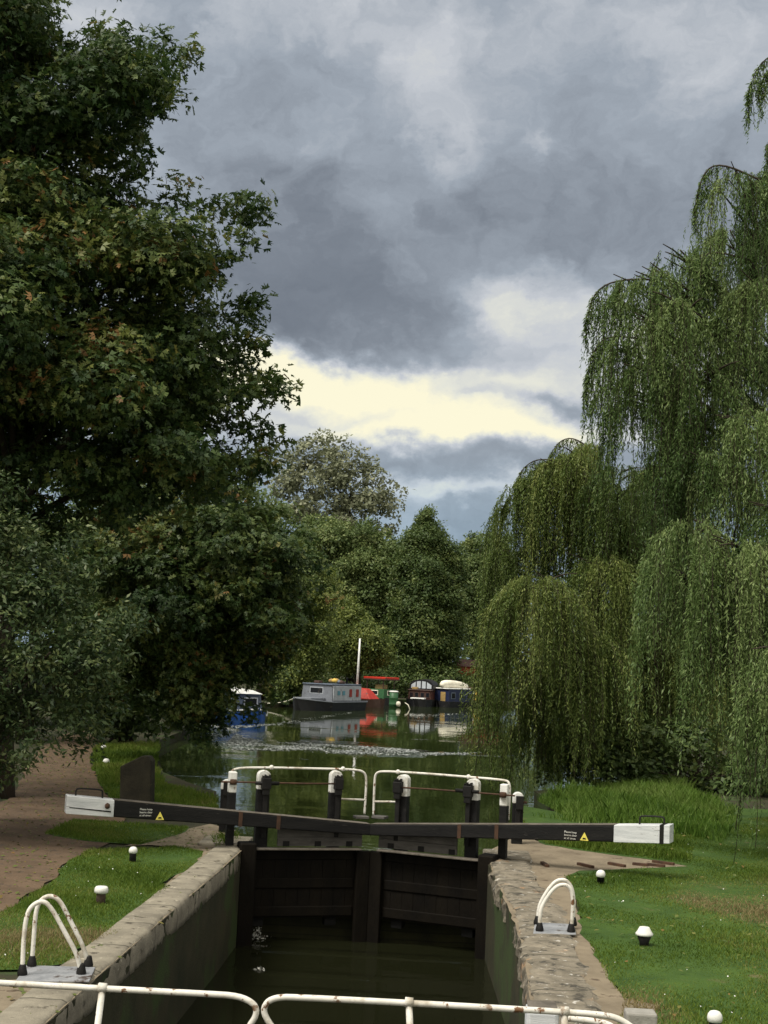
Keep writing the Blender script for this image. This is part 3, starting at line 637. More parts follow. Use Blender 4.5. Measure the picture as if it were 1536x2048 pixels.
class Boat:
    """axes: u runs from the near end to the far end, v to the boat's right, w up from the water"""
    def __init__(s, lab, px, Yd, ang, cat='boat'):
        s.o = P(px, 1400, Yd); s.o.z = WZ; a = R(ang); s.u = Vector((math.sin(a), math.cos(a), 0)); s.v = Vector((math.cos(a), -math.sin(a), 0))
        s.t = thing('moored_boat', lab, cat, s.o, 'boats moored along the far bank')
    def p(s, a, b, c): return s.o + s.u * a + s.v * b + Vector((0, 0, c))
    def box(s, name, a0, a1, b0, b1, c0, c1, m, parent=None, tap=0.0, bev=.03):
        q = [s.p(a, b, c0) for a, b in ((a0, b0), (a0, b1), (a1, b1), (a1, b0))] + [s.p(a, b, c1) for a, b in ((a0 + tap * .6, b0 + tap), (a0 + tap * .6, b1 - tap), (a1 - tap * .6, b1 - tap), (a1 - tap * .6, b0 + tap))]
        return MB().hexa(q).build(name, m, parent or s.t, bevel=bev)
    def hull(s, L, W, h, m, bow=2.2, rise=.35, name='hull', strip=None):   # bow at the near end (u = 0)
        secs = [(0, .04, h + rise), (bow * .18, .30, h + rise * .8), (bow * .45, .66, h + rise * .45), (bow, 1, h), (L * .6, 1, h), (L - .4, .96, h), (L, .8, h + .04)]
        b = MB(); v, f = [], []
        for a, k, z in secs:
            v += [s.p(a + (.25 if a < .01 else 0), -W / 2 * k * .86, -.4), s.p(a, -W / 2 * k, z), s.p(a, W / 2 * k, z), s.p(a + (.25 if a < .01 else 0), W / 2 * k * .86, -.4)]
        for i in range(len(secs) - 1):
            f += [tuple(i * 4 + j for j in (0, 1)) + tuple((i + 1) * 4 + j for j in (1, 0)), (i * 4 + 1, i * 4 + 2, i * 4 + 6, i * 4 + 5), (i * 4 + 2, i * 4 + 3, i * 4 + 7, i * 4 + 6)]
        f += [(0, 1, 2, 3), tuple(len(v) - 4 + j for j in range(4))]
        ho = b.add(v, f).build(name, m, s.t)
        if strip:
            for sg in (-1, 1):
                MB().tube([s.p(a, sg * (W / 2 * k + .01), z - .05) for a, k, z in secs], .05, 6).build('rubbing_strake', strip, ho)
        return ho
    def win(s, face, a, c, w_, h_, m, frame=None, at=0.0, parent=None):
        if face == 'end': q = lambda g, e, d: [s.p(at - d, a - w_ / 2 - g, c - h_ / 2 - g), s.p(at - d, a + w_ / 2 + g, c - h_ / 2 - g), s.p(at - d, a + w_ / 2 + g, c + h_ / 2 + g), s.p(at - d, a - w_ / 2 - g, c + h_ / 2 + g)]; n = -s.u
        else:
            sg = 1 if face == 'right' else -1
            q = lambda g, e, d: [s.p(a - w_ / 2 - g, at + sg * d, c - h_ / 2 - g), s.p(a + w_ / 2 + g, at + sg * d, c - h_ / 2 - g), s.p(a + w_ / 2 + g, at + sg * d, c + h_ / 2 + g), s.p(a - w_ / 2 - g, at + sg * d, c + h_ / 2 + g)]; n = s.v * sg
        if frame:
            fr = MB().extrude(q(.07, 0, .005), n * .03).build('window', frame, parent or s.t); MB().extrude(q(0, 0, .04), n * .015).build('pane', m, fr)
        else: MB().extrude(q(0, 0, .005), n * .03).build('window', m, parent or s.t)

# grey cabin boat: blunt end towards us, paler side with four windows to its right
b = Boat('grey steel cabin boat with black hull and four narrow side windows', 590, 99, 26)
b.hull(8.2, 3.0, .68, BW['black'], 2.8, .22, strip=BW['grey'])
cab = b.box('cabin', 2.9, 7.1, -1.32, 1.32, .62, 1.84, BW['grey'], tap=.10)
b.box('side_panel', 3.02, 7.0, 1.22, 1.36, .72, 1.76, BW['pale'], cab, bev=.01)
b.box('roof', 2.85, 7.2, -1.25, 1.27, 1.84, 1.91, BW['slate'], cab)
b.win('end', -.05, 1.42, 1.0, .34, BW['glass'], BW['pale'], 2.96, cab)
for a, m_ in ((3.7, 'cyan'), (4.4, 'cyan'), (5.4, 'redwin'), (6.4, 'redwin')): b.win('right', a, 1.28, .34, .55 if m_ == 'redwin' else .3, BW[m_], None, 1.37, cab)
b.box('fore_deck', .9, 2.9, -.75, .75, .72, .90, BW['grey'])
rp = b.p(4.4, .6, 1.91)
def heap(c, n, r, mats_, lab, name, cat):
    t = thing(name, lab, cat, c)
    for i in range(n):
        q = Vector(c) + Vector((random.uniform(-r, r), random.uniform(-r * .5, r * .5), .16))
        MB().lathe([(.12, -.16), (.20, -.14), (.24, -.05), (.20, .04), (.08, .10), (.02, .12)], q + Vector((0, 0, random.uniform(0, .14))), 7, .7).build('bundle', BW[mats_[i % len(mats_)]], t, True)
heap(rp, 5, .6, ['tan', 'yellow', 'tan', 'slate', 'brown'], 'yellow and tan bundles heaped on the grey boat roof', 'roof_bundle', 'bundle')

def chimney(bt, a, v_, z, h):
    p_ = bt.p(a, v_, z); MB().lathe([(.07, -.02), (.065, h * .9), (.09, h * .92), (.09, h), (.05, h + .02)], p_, 10).build('chimney', BW['black'], bt.t, True)
def rope(bt, a, v_, z, e):
    p_ = bt.p(a, v_, z); e = Vector(e); m_ = (p_ + e) / 2 - Vector((0, 0, .15)); MB().tube([p_, (p_ + m_) / 2 - Vector((0, 0, .04)), m_, (m_ + e) / 2 - Vector((0, 0, .02)), e], .022, 5).build('mooring_rope', BW['cream'], bt.t)
rope(b, .3, -.1, .9, (b.o.x - 2.4, b.o.y + 3.0, -.05)); chimney(b, 6.3, .5, 1.9, .45)
for a, v_ in ((3.4, -.6), (5.2, .3)): b.box('roof_box', a, a + .5, v_, v_ + .45, 1.92, 2.1, BW['brown'])
b = Boat('red tarpaulin covered barge with tall white mast beside grey boat', 770, 112, -62)
b.hull(5.6, 2.1, .62, BW['brown'], 1.6, .12)
MB().hexa([b.p(.9, -.8, .62), b.p(.9, .8, .62), b.p(5.0, .9, .62), b.p(5.0, -.9, .62), b.p(1.6, -.35, 1.45), b.p(1.6, .35, 1.45), b.p(4.8, .4, 1.62), b.p(4.8, -.4, 1.62)]).build('red_cover', BW['red'], b.t, bevel=.08)
m0 = P(713, 1392, b.o.y + 1.2); m1 = P(720, 1277, b.o.y + 1.2)
MB().tube([m0, m1], [.10, .07], 8).build('mast', BW['white'], b.t, True)

b = Boat('green cabin cruiser under a flat red canopy roof', 788, 118, -48)
b.hull(3.6, 1.7, .6, BW['black'], .8, .1)
cb = b.box('cabin', .5, 3.0, -.75, .75, .5, 1.35, BW['green'], tap=.05)
for (a, v_) in ((.7, -.65), (.7, .65), (2.6, -.65), (2.6, .65)): MB().tube([b.p(a, v_, 1.3), b.p(a, v_, 2.2)], .045, 6).build('canopy_post', BW['brown'], b.t)
cn = b.box('canopy_roof', .3, 2.9, -.85, .85, 2.19, 2.36, BW['red'], bev=.04); b.box('canopy_edge', .25, 2.95, -.88, .88, 2.10, 2.188, BW['brown'], cn)
b.win('left', 1.6, 1.05, .7, .28, BW['glass'], BW['cream'], -.72, cb); b.win('end', .1, 1.05, .7, .26, BW['glass'], BW['cream'], .53, cb)
b.box('engine_cover', 1.1, 2.0, -.3, .3, 1.35, 1.72, BW['tan'])
d = P(787, 1405, 115.5)
t = thing('oil_drum', 'pale green drum at the end of the green canopied boat', 'drum', (d.x, d.y, WZ - .3))
MB().lathe([(.36, -.5), (.36, 0), (.38, .03), (.36, .06), (.36, .5), (.38, .53), (.36, .56), (.36, 1.0)], (d.x, d.y, WZ + .20), 14).build('drum_body', BW['green'], t, True)
MB().lathe([(.37, 1.0), (.38, 1.08), (.30, 1.12), (.002, 1.13)], (d.x, d.y, WZ + .20), 14).build('drum_lid', BW['white'], t, True)
d = P(797, 1402, 115); o = MB().lathe([(.03, -.22), (.14, -.17), (.2, 0), (.15, .17), (.04, .22)], (d.x, d.y, WZ + .28), 12).build('fender', BW['cream'], None, True, base=(d.x, d.y, WZ + .1)); tag(o, 'pink and white buoy fender beside the pale green drum', 'fender')

b = Boat('dark maroon narrowboat with arched pale wheelhouse windows', 833, 119, 10)
b.hull(9.5, 2.3, .62, BW['black'], 1.2, .05)
cb = b.box('cabin', 1.2, 8.0, -1.0, 1.0, .55, 1.35, BW['maroon'], tap=.05)
b.box('cabin_roof', 1.1, 8.1, -1.04, 1.04, 1.35, 1.42, BW['brown'], cb)
NA = 12
prof = [(-1.05, 1.42)] + [(-1.05 * math.cos(math.pi * i / NA), 1.42 + .86 * math.sin(math.pi * i / NA) ** .55) for i in range(1, NA)] + [(1.05, 1.42)]
wh = MB().extrude([b.p(1.9, v_, c) for v_, c in prof], b.u * 2.6).build('wheelhouse', BW['black'], b.t)
zt = lambda v_: 1.42 + .72 * max(.05, 1 - (v_ / 1.0) ** 2) ** .4
for v0, v1 in ((-.88, -.50), (-.40, -.06), (.05, .38), (.48, .88)):
    MB().extrude([b.p(1.88, v0, 1.52), b.p(1.88, v1, 1.52), b.p(1.88, v1, zt(v1)), b.p(1.88, v0, zt(v0))], -b.u * .03).build('window', BW['paleglass'], wh)
for v_ in (-.7, -.25, .25, .7): b.win('end', v_, .98, .26, .34, BW['glass'], BW['brown'], 1.2, cb)
b.box('foredeck', .25, 1.1, -.6, .6, .62, .74, BW['white'])

chimney(b, 5.4, .4, 1.42, .6); b.box('roof_box', 1.25, 1.7, -.7, -.2, 1.43, 1.62, BW['tan'])
b = Boat('navy narrowboat with cream tarpaulin bundle along its white roof', 876, 121, 42)
b.hull(4.4, 1.9, .5, BW['black'], .5, .05)
cb = b.box('cabin', .4, 3.7, -.85, .85, .35, 1.55, BW['navy'], tap=.05)
b.box('roof', .3, 3.8, -.86, .86, 1.55, 1.64, BW['white'], cb)
for a in (1.0, 2.0, 3.0): b.win('right', a, 1.0, .4, .42, BW['glass'], BW['slate'], .83, cb)
b.win('end', .2, .9, .55, .8, BW['tan'], None, .42, cb)
lp = smooth_path([b.p(.2, .1, 1.80), b.p(.5, .1, 1.95), b.p(1.6, .1, 1.98), b.p(2.9, .1, 1.88), b.p(3.6, .1, 1.78)], 1)
o = MB().tube(lp, [.12, .22, .32, .36, .36, .34, .32, .28, .24, .14][:len(lp)] + [.2] * max(0, len(lp) - 10), 10).build('rolled_tarpaulin', BW['cream'], None, True, base=tuple(b.p(1.8, .1, 1.64))); tag(o, 'cream rolled tarpaulin lying along the navy boat roof', 'tarpaulin')

b = Boat('small yellow cabin boat behind the navy narrowboat', 936, 127, 12)
b.hull(5, 1.5, .5, BW['black'], 1.0, .1)
cb = b.box('cabin', .8, 3.5, -.62, .62, .5, 1.55, BW['yellow'], tap=.05); b.box('roof', .7, 3.6, -.66, .66, 1.55, 1.64, BW['maroon'], cb)
b.win('end', -.25, 1.15, .28, .36, BW['cream'], None, .83, cb); b.win('end', .25, 1.15, .28, .36, BW['cream'], None, .83, cb)

b = Boat('blue boat with white cover half hidden by maple leaves', 520, 80, -28)
b.hull(7.5, 2.3, .55, BW['blue'], 2.0, .2, strip=BW['white'])
cb = b.box('cabin', 2.0, 6.0, -.95, .95, .5, 1.5, BW['slate'], tap=.15)
MB().hexa([b.p(1.7, -.85, 1.5), b.p(1.7, .85, 1.5), b.p(6.2, .9, 1.52), b.p(6.2, -.9, 1.52), b.p(2.2, -.4, 1.80), b.p(2.2, .4, 1.70), b.p(6.0, .4, 1.78), b.p(6.0, -.4, 1.78)]).build('white_cover', BW['white'], b.t, bevel=.06)
b.win('end', .2, 1.05, .7, .36, BW['glass'], BW['white'], 2.05, cb)
MB().extrude([b.p(1.1, .82, .28), b.p(1.7, 1.10, .28), b.p(1.7, 1.12, .50), b.p(1.1, .84, .50)], b.v * .05).build('number_board', BW['white'], b.t)
p = P(822, 1412, 112); o = MB().tube([(p.x, p.y, WZ - .2), (p.x - .25, p.y + .1, WZ + .35), (p.x - .5, p.y + .15, WZ + .5)], [.05, .045, .03], 7).build('mooring_stake', BW['cream'], None, True, base=(p.x, p.y, WZ)); tag(o, 'pale bent mooring stake in water before the maroon boat', 'stake')

bp = G(930, 1388, 0); Yb = 137.0
t = thing('brick_building', 'red brick building showing above the boats beside the willow', 'building', (P(930, 1360, Yb).x, Yb, 0))
x0, x1 = P(905, 1350, Yb).x, P(1000, 1350, Yb).x; zb_, zt_ = P(930, 1352, Yb).z, P(930, 1333, Yb).z
MB().box(((x0 + x1) / 2, Yb + 2, (zt_ + zb_) / 2), (x1 - x0, 4, zt_ - zb_)).build('wall', M['brick'], t)
MB().box(((x0 + x1) / 2, Yb + 2.2, zb_ / 2), (x1 - x0 - .4, 3.6, zb_)).build('undercroft', BW['black'], t)
zr = P(930, 1319, Yb).z
MB().hexa([(x0 - .2, Yb - .2, zt_), (x1 + .2, Yb - .2, zt_), (x1 + .2, Yb + 4.2, zt_), (x0 - .2, Yb + 4.2, zt_), (x0 + .3, Yb + 1.6, zr), (x1 - .3, Yb + 1.6, zr), (x1 - .3, Yb + 2.4, zr), (x0 + .3, Yb + 2.4, zr)]).build('roof', BW['maroon'], t)

# ------------------------------------------------------------------ foliage
def unit(n):
    v_ = rng.normal(size=(n, 3)); return v_ / np.linalg.norm(v_, axis=1)[:, None]
def nrm(v_): return v_ / np.maximum(np.linalg.norm(v_, axis=1), 1e-6)[:, None]
def in_poly(x, y, poly):
    r = np.zeros(len(x), bool); n = len(poly)
    for i in range(n):
        (x0, y0), (x1, y1) = poly[i], poly[(i + 1) % n]
        if y0 == y1: continue
        c = ((y0 > y) != (y1 > y)) & (x < (x1 - x0) * (y - y0) / (y1 - y0) + x0); r ^= c
    return r
def edge_dist(x, y, poly):
    d = np.full(len(x), 1e9); n = len(poly)
    for i in range(n):
        a = np.array(poly[i], float); b_ = np.array(poly[(i + 1) % n], float); ab = b_ - a
        t_ = np.clip(((x - a[0]) * ab[0] + (y - a[1]) * ab[1]) / max(1e-9, (ab ** 2).sum()), 0, 1)
        d = np.minimum(d, np.hypot(x - a[0] - t_ * ab[0], y - a[1] - t_ * ab[1]))
    return d
def poly_points(poly, n):
    a = np.array(poly, float); lo, hi = a.min(0), a.max(0); xs, ys = [], []
    got = 0
    while got < n:
        x = rng.uniform(lo[0], hi[0], n * 2); y = rng.uniform(lo[1], hi[1], n * 2); k = in_poly(x, y, poly)
        xs.append(x[k]); ys.append(y[k]); got += k.sum()
    return np.concatenate(xs)[:n], np.concatenate(ys)[:n]
QUAD = (np.array([(0, 0, 0), (.45, .30, .04), (1, 0, -.05), (.45, -.30, .04)]), [(0, 1, 2, 3)])
LANCE = (np.array([(0, 0, 0), (.4, .12, .02), (1, 0, -.06), (.4, -.12, .02)]), [(0, 1, 2, 3)])
MAPLE = (np.array([(0, 0, 0), (.30, .13, .02), (1, 0, -.08), (.30, -.13, .02), (.38, .52, 0), (.12, .72, -.06), (.02, .28, 0), (.38, -.52, 0), (.12, -.72, -.06), (.02, -.28, 0),
                   (.72, .62, -.05), (.72, -.62, -.05), (.50, .22, .02), (.50, -.22, .02)]),
         [(0, 1, 2, 3), (0, 12, 10, 4), (0, 4, 5, 6), (0, 7, 11, 13), (0, 9, 8, 7)])
def leaves(name, pos, nor, axis, size, tmpl, tint, m, parent):
    tv, tf = tmpl; n = len(pos); k = len(tv)
    z = nrm(nor); x = nrm(axis - z * (axis * z).sum(1)[:, None]); y = np.cross(z, x)
    v_ = pos[:, None, :] + size[:, None, None] * (tv[None, :, 0, None] * x[:, None] + tv[None, :, 1, None] * y[:, None] + tv[None, :, 2, None] * z[:, None])
    f = (np.array(tf)[None] + (np.arange(n) * k)[:, None, None]).reshape(-1)
    return arrays(name, v_.reshape(-1, 3), f, 4, m, parent, np.repeat(np.clip(tint, 0, 1), len(tf)))
def branch(mb, a, b, r0, r1, sag=.15, n=5):
    a, b = Vector(a), Vector(b); mid = a.lerp(b, .5) + Vector((random.uniform(-.1, .1), random.uniform(-.1, .1), sag)) * (b - a).length * .5
    pts = [a * (1 - i / n) ** 2 + mid * 2 * (i / n) * (1 - i / n) + b * (i / n) ** 2 for i in range(n + 1)]
    mb.tube(pts, [r0 + (r1 - r0) * i / n for i in range(n + 1)], 6)

def tree(name, label, cat, base, poly, Y, boughs, leaf, m, tmpl=QUAD, rmin=.5, rmax=1.5, deep=1.0, dens=26, per=9, spread=.17, flat=.62, up=.8, trunk_r=.3, tint=(.45, .18), group=None, limbs=26, tip=None, size_var=.35, extra=None):
    t = thing(name, label, cat, base, group)
    x, y = poly_points(poly, boughs); de = edge_dist(x, y, poly) * Y / F
    rb = np.clip(de * .85 + .15, rmin, rmax) * rng.uniform(.7, 1.0, boughs)
    if extra:
        ex_ = np.array(extra, float); boughs += len(ex_); x = np.r_[x, ex_[:, 0]]; y = np.r_[y, ex_[:, 1]]; de = np.r_[de, np.full(len(ex_), .3)]; rb = np.r_[rb, ex_[:, 2] * Y / F]
    off = rng.uniform(-1, .75, boughs) * deep * np.sqrt(np.maximum(de, .05)) * 1.3
    c = PN(x, y, Y + off); c[:, 2] = np.maximum(c[:, 2], rb * .3)
    nt_ = np.maximum(4, (dens * rb ** 2).astype(int)); bi = np.repeat(np.arange(boughs), nt_)
    d = unit(len(bi)); d[:, 2] = d[:, 2] * .85 + .22; d = nrm(d)
    tw = c[bi] + d * (rb[bi] * rng.uniform(.45, 1.05, len(bi)))[:, None] * np.array([1, 1, flat])
    li = np.repeat(np.arange(len(bi)), per); n = len(li)
    pos = tw[li] + rng.normal(0, spread, (n, 3)) * np.array([1, 1, .7])
    keep = pos[:, 2] > .05
    nor = d[li] * .55 + np.array([0, 0, up]) + rng.normal(0, .45, (n, 3))
    axis = d[li] * .8 + rng.normal(0, .6, (n, 3)) + (np.array(tip) if tip else 0)
    bt = rng.normal(0, tint[1] * .75, boughs); tt = rng.normal(0, tint[1] * .6, len(bi))
    tn = tint[0] + bt[bi[li]] + tt[li] + rng.normal(0, tint[1] * .7, n)
    size = leaf * rng.uniform(1 - size_var, 1 + size_var, n)
    leaves('crown', pos[keep], nor[keep], axis[keep], size[keep], tmpl, tn[keep], m, t)
    # trunk and limbs
    mb = MB(); base = Vector(base); cx = Vector(c.mean(0)); top = Vector((base.x * .6 + cx.x * .4, base.y, max(1.5, c[:, 2].max() * .8)))
    pts = [base + Vector((0, 0, -.1))] + [base.lerp(top, k) + Vector((random.uniform(-.12, .12), random.uniform(-.12, .12), 0)) * (top.z * .1) for k in (.2, .4, .6, .8, 1)]
    mb.tube(pts, [trunk_r * 1.25, trunk_r, trunk_r * .85, trunk_r * .62, trunk_r * .38, trunk_r * .12], 10)
    order = np.argsort(-rb)[:limbs]
    for i in order:
        e = Vector(c[i]); h = min(max(.15, (e.z - (Vector((e.x, e.y, 0)) - Vector((base.x, base.y, 0))).length * .45) / max(.1, top.z)), .92)
        kk = h * 5; j = min(4, int(kk)) ; a = pts[min(5, j)].lerp(pts[min(5, j + 1)], kk - j)
        branch(mb, a, e, trunk_r * .34 * (1.1 - h), .02, .12)
    mb.build('trunk', M['bark'], t, smooth=True)
    return t

# --- left bank: the big maple
mp = [(-420, -160), (120, -160), (128, 40), (160, 60), (185, -20), (265, -60), (262, 20), (300, 45), (342, 62), (348, 92), (396, 82), (392, 122), (356, 150), (355, 205), (345, 240), (292, 278), (285, 340), (250, 352),
      (300, 372), (370, 355), (400, 388), (500, 385), (522, 430), (526, 480), (482, 502), (446, 545), (440, 600), (500, 590), (524, 600), (526, 660), (512, 700), (520, 742), (570, 752), (594, 778), (560, 804),
      (520, 800), (512, 826), (548, 870), (562, 930), (530, 985), (470, 1000), (400, 1040), (300, 1060), (180, 1050), (80, 1000), (-420, 1040)]
mb0 = G(-14, 1592)
maple = tree('maple_tree', 'huge dark maple with browning leaves filling the left side', 'tree', (mb0.x, mb0.y, 0), mp, 31, 430, .14, M['maple'], MAPLE, .40, 1.25, 1.9, 52, 8, .15, .6, .45, .42, (.44, .20), None, 60, extra=[(560, 772, 30), (535, 775, 36), (505, 770, 40), (585, 788, 16), (500, 615, 36), (515, 600, 22), (492, 680, 45), (470, 640, 40), (515, 700, 22), (540, 890, 36), (520, 930, 45), (530, 850, 26), (380, 100, 22), (355, 110, 26), (500, 440, 36), (490, 480, 36), (-200, 1080, 70), (-80, 1060, 70), (20, 1040, 60), (60, 1020, 60), (60, 1075, 55), (100, 1060, 50), (130, 1040, 50), (100, 1090, 50), (20, 1100, 60), (-120, 1150, 70)])
mp2 = [(150, 1040), (260, 1010), (400, 985), (480, 960), (560, 1040), (620, 1060), (635, 1130), (600, 1180), (625, 1250), (585, 1320), (556, 1352), (500, 1370), (452, 1388), (440, 1420), (446, 1470), (408, 1490), (372, 1452), (320, 1430), (200, 1420), (160, 1300), (120, 1150)]
b1 = G(236, 1482)
tree('maple_tree', 'younger maple drooping over the water below the huge maple', 'tree', (b1.x, b1.y, 0), mp2, 43, 260, .15, M['maple'], MAPLE, .40, 1.1, 1.4, 50, 8, .16, .6, .45, .28, (.47, .19), None, 34, extra=[(478, 1414, 16), (516, 1424, 13), (545, 1400, 13), (455, 1400, 18), (500, 1440, 10), (532, 1372, 12), (618, 1110, 24), (632, 1180, 20), (604, 1060, 22), (560, 1020, 32), (480, 978, 40), (662, 1200, 14), (420, 985, 40), (360, 1000, 40), (300, 1010, 40), (240, 1030, 40)])
sp_ = [(-260, 1020), (-40, 950), (40, 960), (80, 1050), (110, 1080), (150, 1050), (215, 1080), (205, 1150), (180, 1180), (240, 1210), (305, 1180), (300, 1240), (250, 1300), (285, 1330), (240, 1360), (300, 1390), (290, 1420), (220, 1460), (190, 1500), (120, 1520), (60, 1560), (-60, 1560), (-260, 1500)]
b2 = G(-60, 1640)
tree('sallow_bush', 'grey green narrow leaved bush below the maple beside the path', 'bush', (b2.x, b2.y, 0), sp_, 25, 240, .11, M['shrub'], (LANCE[0] * np.array([1, 1.7, 1]), LANCE[1]), .25, .7, .9, 74, 9, .09, .7, .5, .12, (.46, .2), None, 40, extra=[(20, 1530, 60), (-60, 1560, 80), (80, 1505, 45), (40, 1075, 60), (-40, 1080, 60), (85, 1120, 50)])

# --- behind the maple, along the left bank
for i, (poly, Y, n, m_, lab, name) in enumerate((
    ([(-300, 1100), (0, 900), (300, 900), (470, 980), (560, 1100), (600, 1400), (440, 1450), (380, 1474), (-300, 1480)], 62, 190, 'dark', 'dark background tree glimpsed behind both maples on the left bank', 'alder_tree'),
    ([(-220, 880), (60, 850), (330, 870), (430, 1000), (420, 1260), (-220, 1260)], 50, 150, 'dark', 'dark elm standing between the huge maple and the shaded bank', 'elm_tree'),
    ([(430, 1010), (500, 965), (545, 985), (600, 1040), (640, 1100), (600, 1250), (480, 1250), (420, 1100)], 78, 60, 'mid', 'light green domed tree rising just behind the lower maple', 'ash_tree'),
    ([(520, 1180), (570, 1080), (640, 1090), (680, 1180), (690, 1250), (660, 1350), (600, 1400), (540, 1390)], 106, 110, 'lime', 'yellowish green sallow on the bank left of the white mast', 'sallow_tree'),
    ([(640, 1300), (660, 1210), (700, 1195), (742, 1240), (786, 1285), (780, 1325), (740, 1345), (660, 1350)], 122, 80, 'lime', 'low yellow green bush spreading behind the white mast', 'sallow_bush'),
    ([(560, 1090), (620, 1030), (700, 1040), (770, 1045), (810, 1110), (820, 1320), (700, 1350), (600, 1350)], 141, 190, 'mid', 'broad dull green tree below the silvery poplar', 'ash_tree'),
    ([(780, 1130), (800, 1080), (835, 1040), (846, 1015), (858, 1015), (880, 1050), (915, 1085), (930, 1160), (925, 1290), (900, 1352), (800, 1355), (775, 1250)], 137, 200, 'dark', 'dark rounded tree with pointed top behind the maroon boat', 'alder_tree'),
    ([(905, 1120), (925, 1080), (970, 1060), (1020, 1065), (1040, 1150), (1030, 1330), (930, 1345), (915, 1250)], 150, 110, 'mid', 'pale green tree behind the brick building', 'ash_tree'))):
    bx = sum(p[0] for p in poly) / len(poly); bb = P(bx, 1400, Y)
    sc_ = Y / 100
    tree(name, lab, 'tree' if 'tree' in name else 'bush', (min(bb.x, {50: -14, 62: -16, 78: -17, 99: -17, 106: -13}.get(Y, 99)), Y + 1.0, 0), poly, Y, int(n * 1.7), .19 * max(.9, sc_), M[m_], QUAD, .30 * sc_ + .1, .95 * sc_ + .2, 1.7, 46, 9, .26, .85, .35, .3, (.48, .2), None, 18)
# understorey along the far bank so nothing shows below the crowns
for poly, Y, lab in (([(560, 1330), (640, 1340), (700, 1345), (760, 1350), (760, 1420), (540, 1420)], 126, 'dark undergrowth bush on the bank behind the grey boat'),
                     ([(740, 1330), (800, 1310), (860, 1325), (960, 1345), (960, 1410), (740, 1410)], 133, 'dark undergrowth bush behind the maroon and navy boats'),
                     ([(-100, 1280), (420, 1290), (470, 1360), (456, 1446), (330, 1460), (-100, 1460)], 76, 'long dark hedge of bushes on the left bank behind the towpath bend'),
                     ([(520, 1340), (600, 1340), (610, 1424), (560, 1428), (520, 1420)], 108, 'dark bush at the water edge between the blue and grey boats'),
                     ([(170, 1340), (300, 1330), (360, 1400), (330, 1470), (240, 1478), (170, 1470)], 52, 'dark bush on the bank at the bend of the towpath'),
                     ([(560, 1385), (600, 1385), (600, 1420), (560, 1425)], 105, 'small pale bank bush left of the grey boat')):
    bb = P(sum(p[0] for p in poly) / len(poly), 1400, Y)
    tree('bank_bush', lab, 'bush', (bb.x, Y + .5, 0), poly, Y, 60 if Y != 76 else 210, .26, M['dark'], QUAD, .5, 1.2, .9, 24, 7, .25, .75, .6, .08, (.42, .2), None, 6)
pop = [(545, 990), (552, 930), (590, 892), (645, 868), (695, 882), (745, 925), (780, 955), (800, 985), (795, 1020), (785, 1075), (770, 1130), (690, 1140), (640, 1110), (600, 1060), (560, 1040)]
bb = P(690, 1400, 142)
tree('poplar_tree', 'tall silvery poplar with open crown against the cloud', 'tree', (bb.x, 149, 0), pop, 148, 230, .42, M['poplar'], QUAD, .5, 1.2, 1.6, 13, 7, .30, .8, .5, .42, (.5, .2), None, 60, None, extra=[(645, 868, 12), (612, 884, 13), (690, 880, 12), (722, 902, 11), (750, 925, 12), (785, 958, 12), (800, 985, 12), (575, 912, 14), (555, 940, 14), (668, 874, 9), (802, 1010, 9)])
# far wood closing the view
def wood():
    n = 26000; x = rng.uniform(-45, 60, n); Yy = rng.uniform(160, 185, n)
    top = 10 + 3 * np.sin(x * .23) + 2 * np.sin(x * .61 + 1) + rng.normal(0, .6, n); z = np.abs(rng.uniform(0, 1, n)) ** .8 * top
    pos = np.stack([x, Yy - (1 - z / 14) * 3, z], 1)
    leaves('far_wood', pos, unit(n) + np.array([0, -.5, .7]), unit(n), rng.uniform(.6, 1.2, n), QUAD, rng.normal(.45, .2, n), M['mid'], None)['kind'] = 'stuff'
wood()
o = bpy.data.objects['far_wood']; tag(o, 'distant green wood closing the river bend', 'wood')

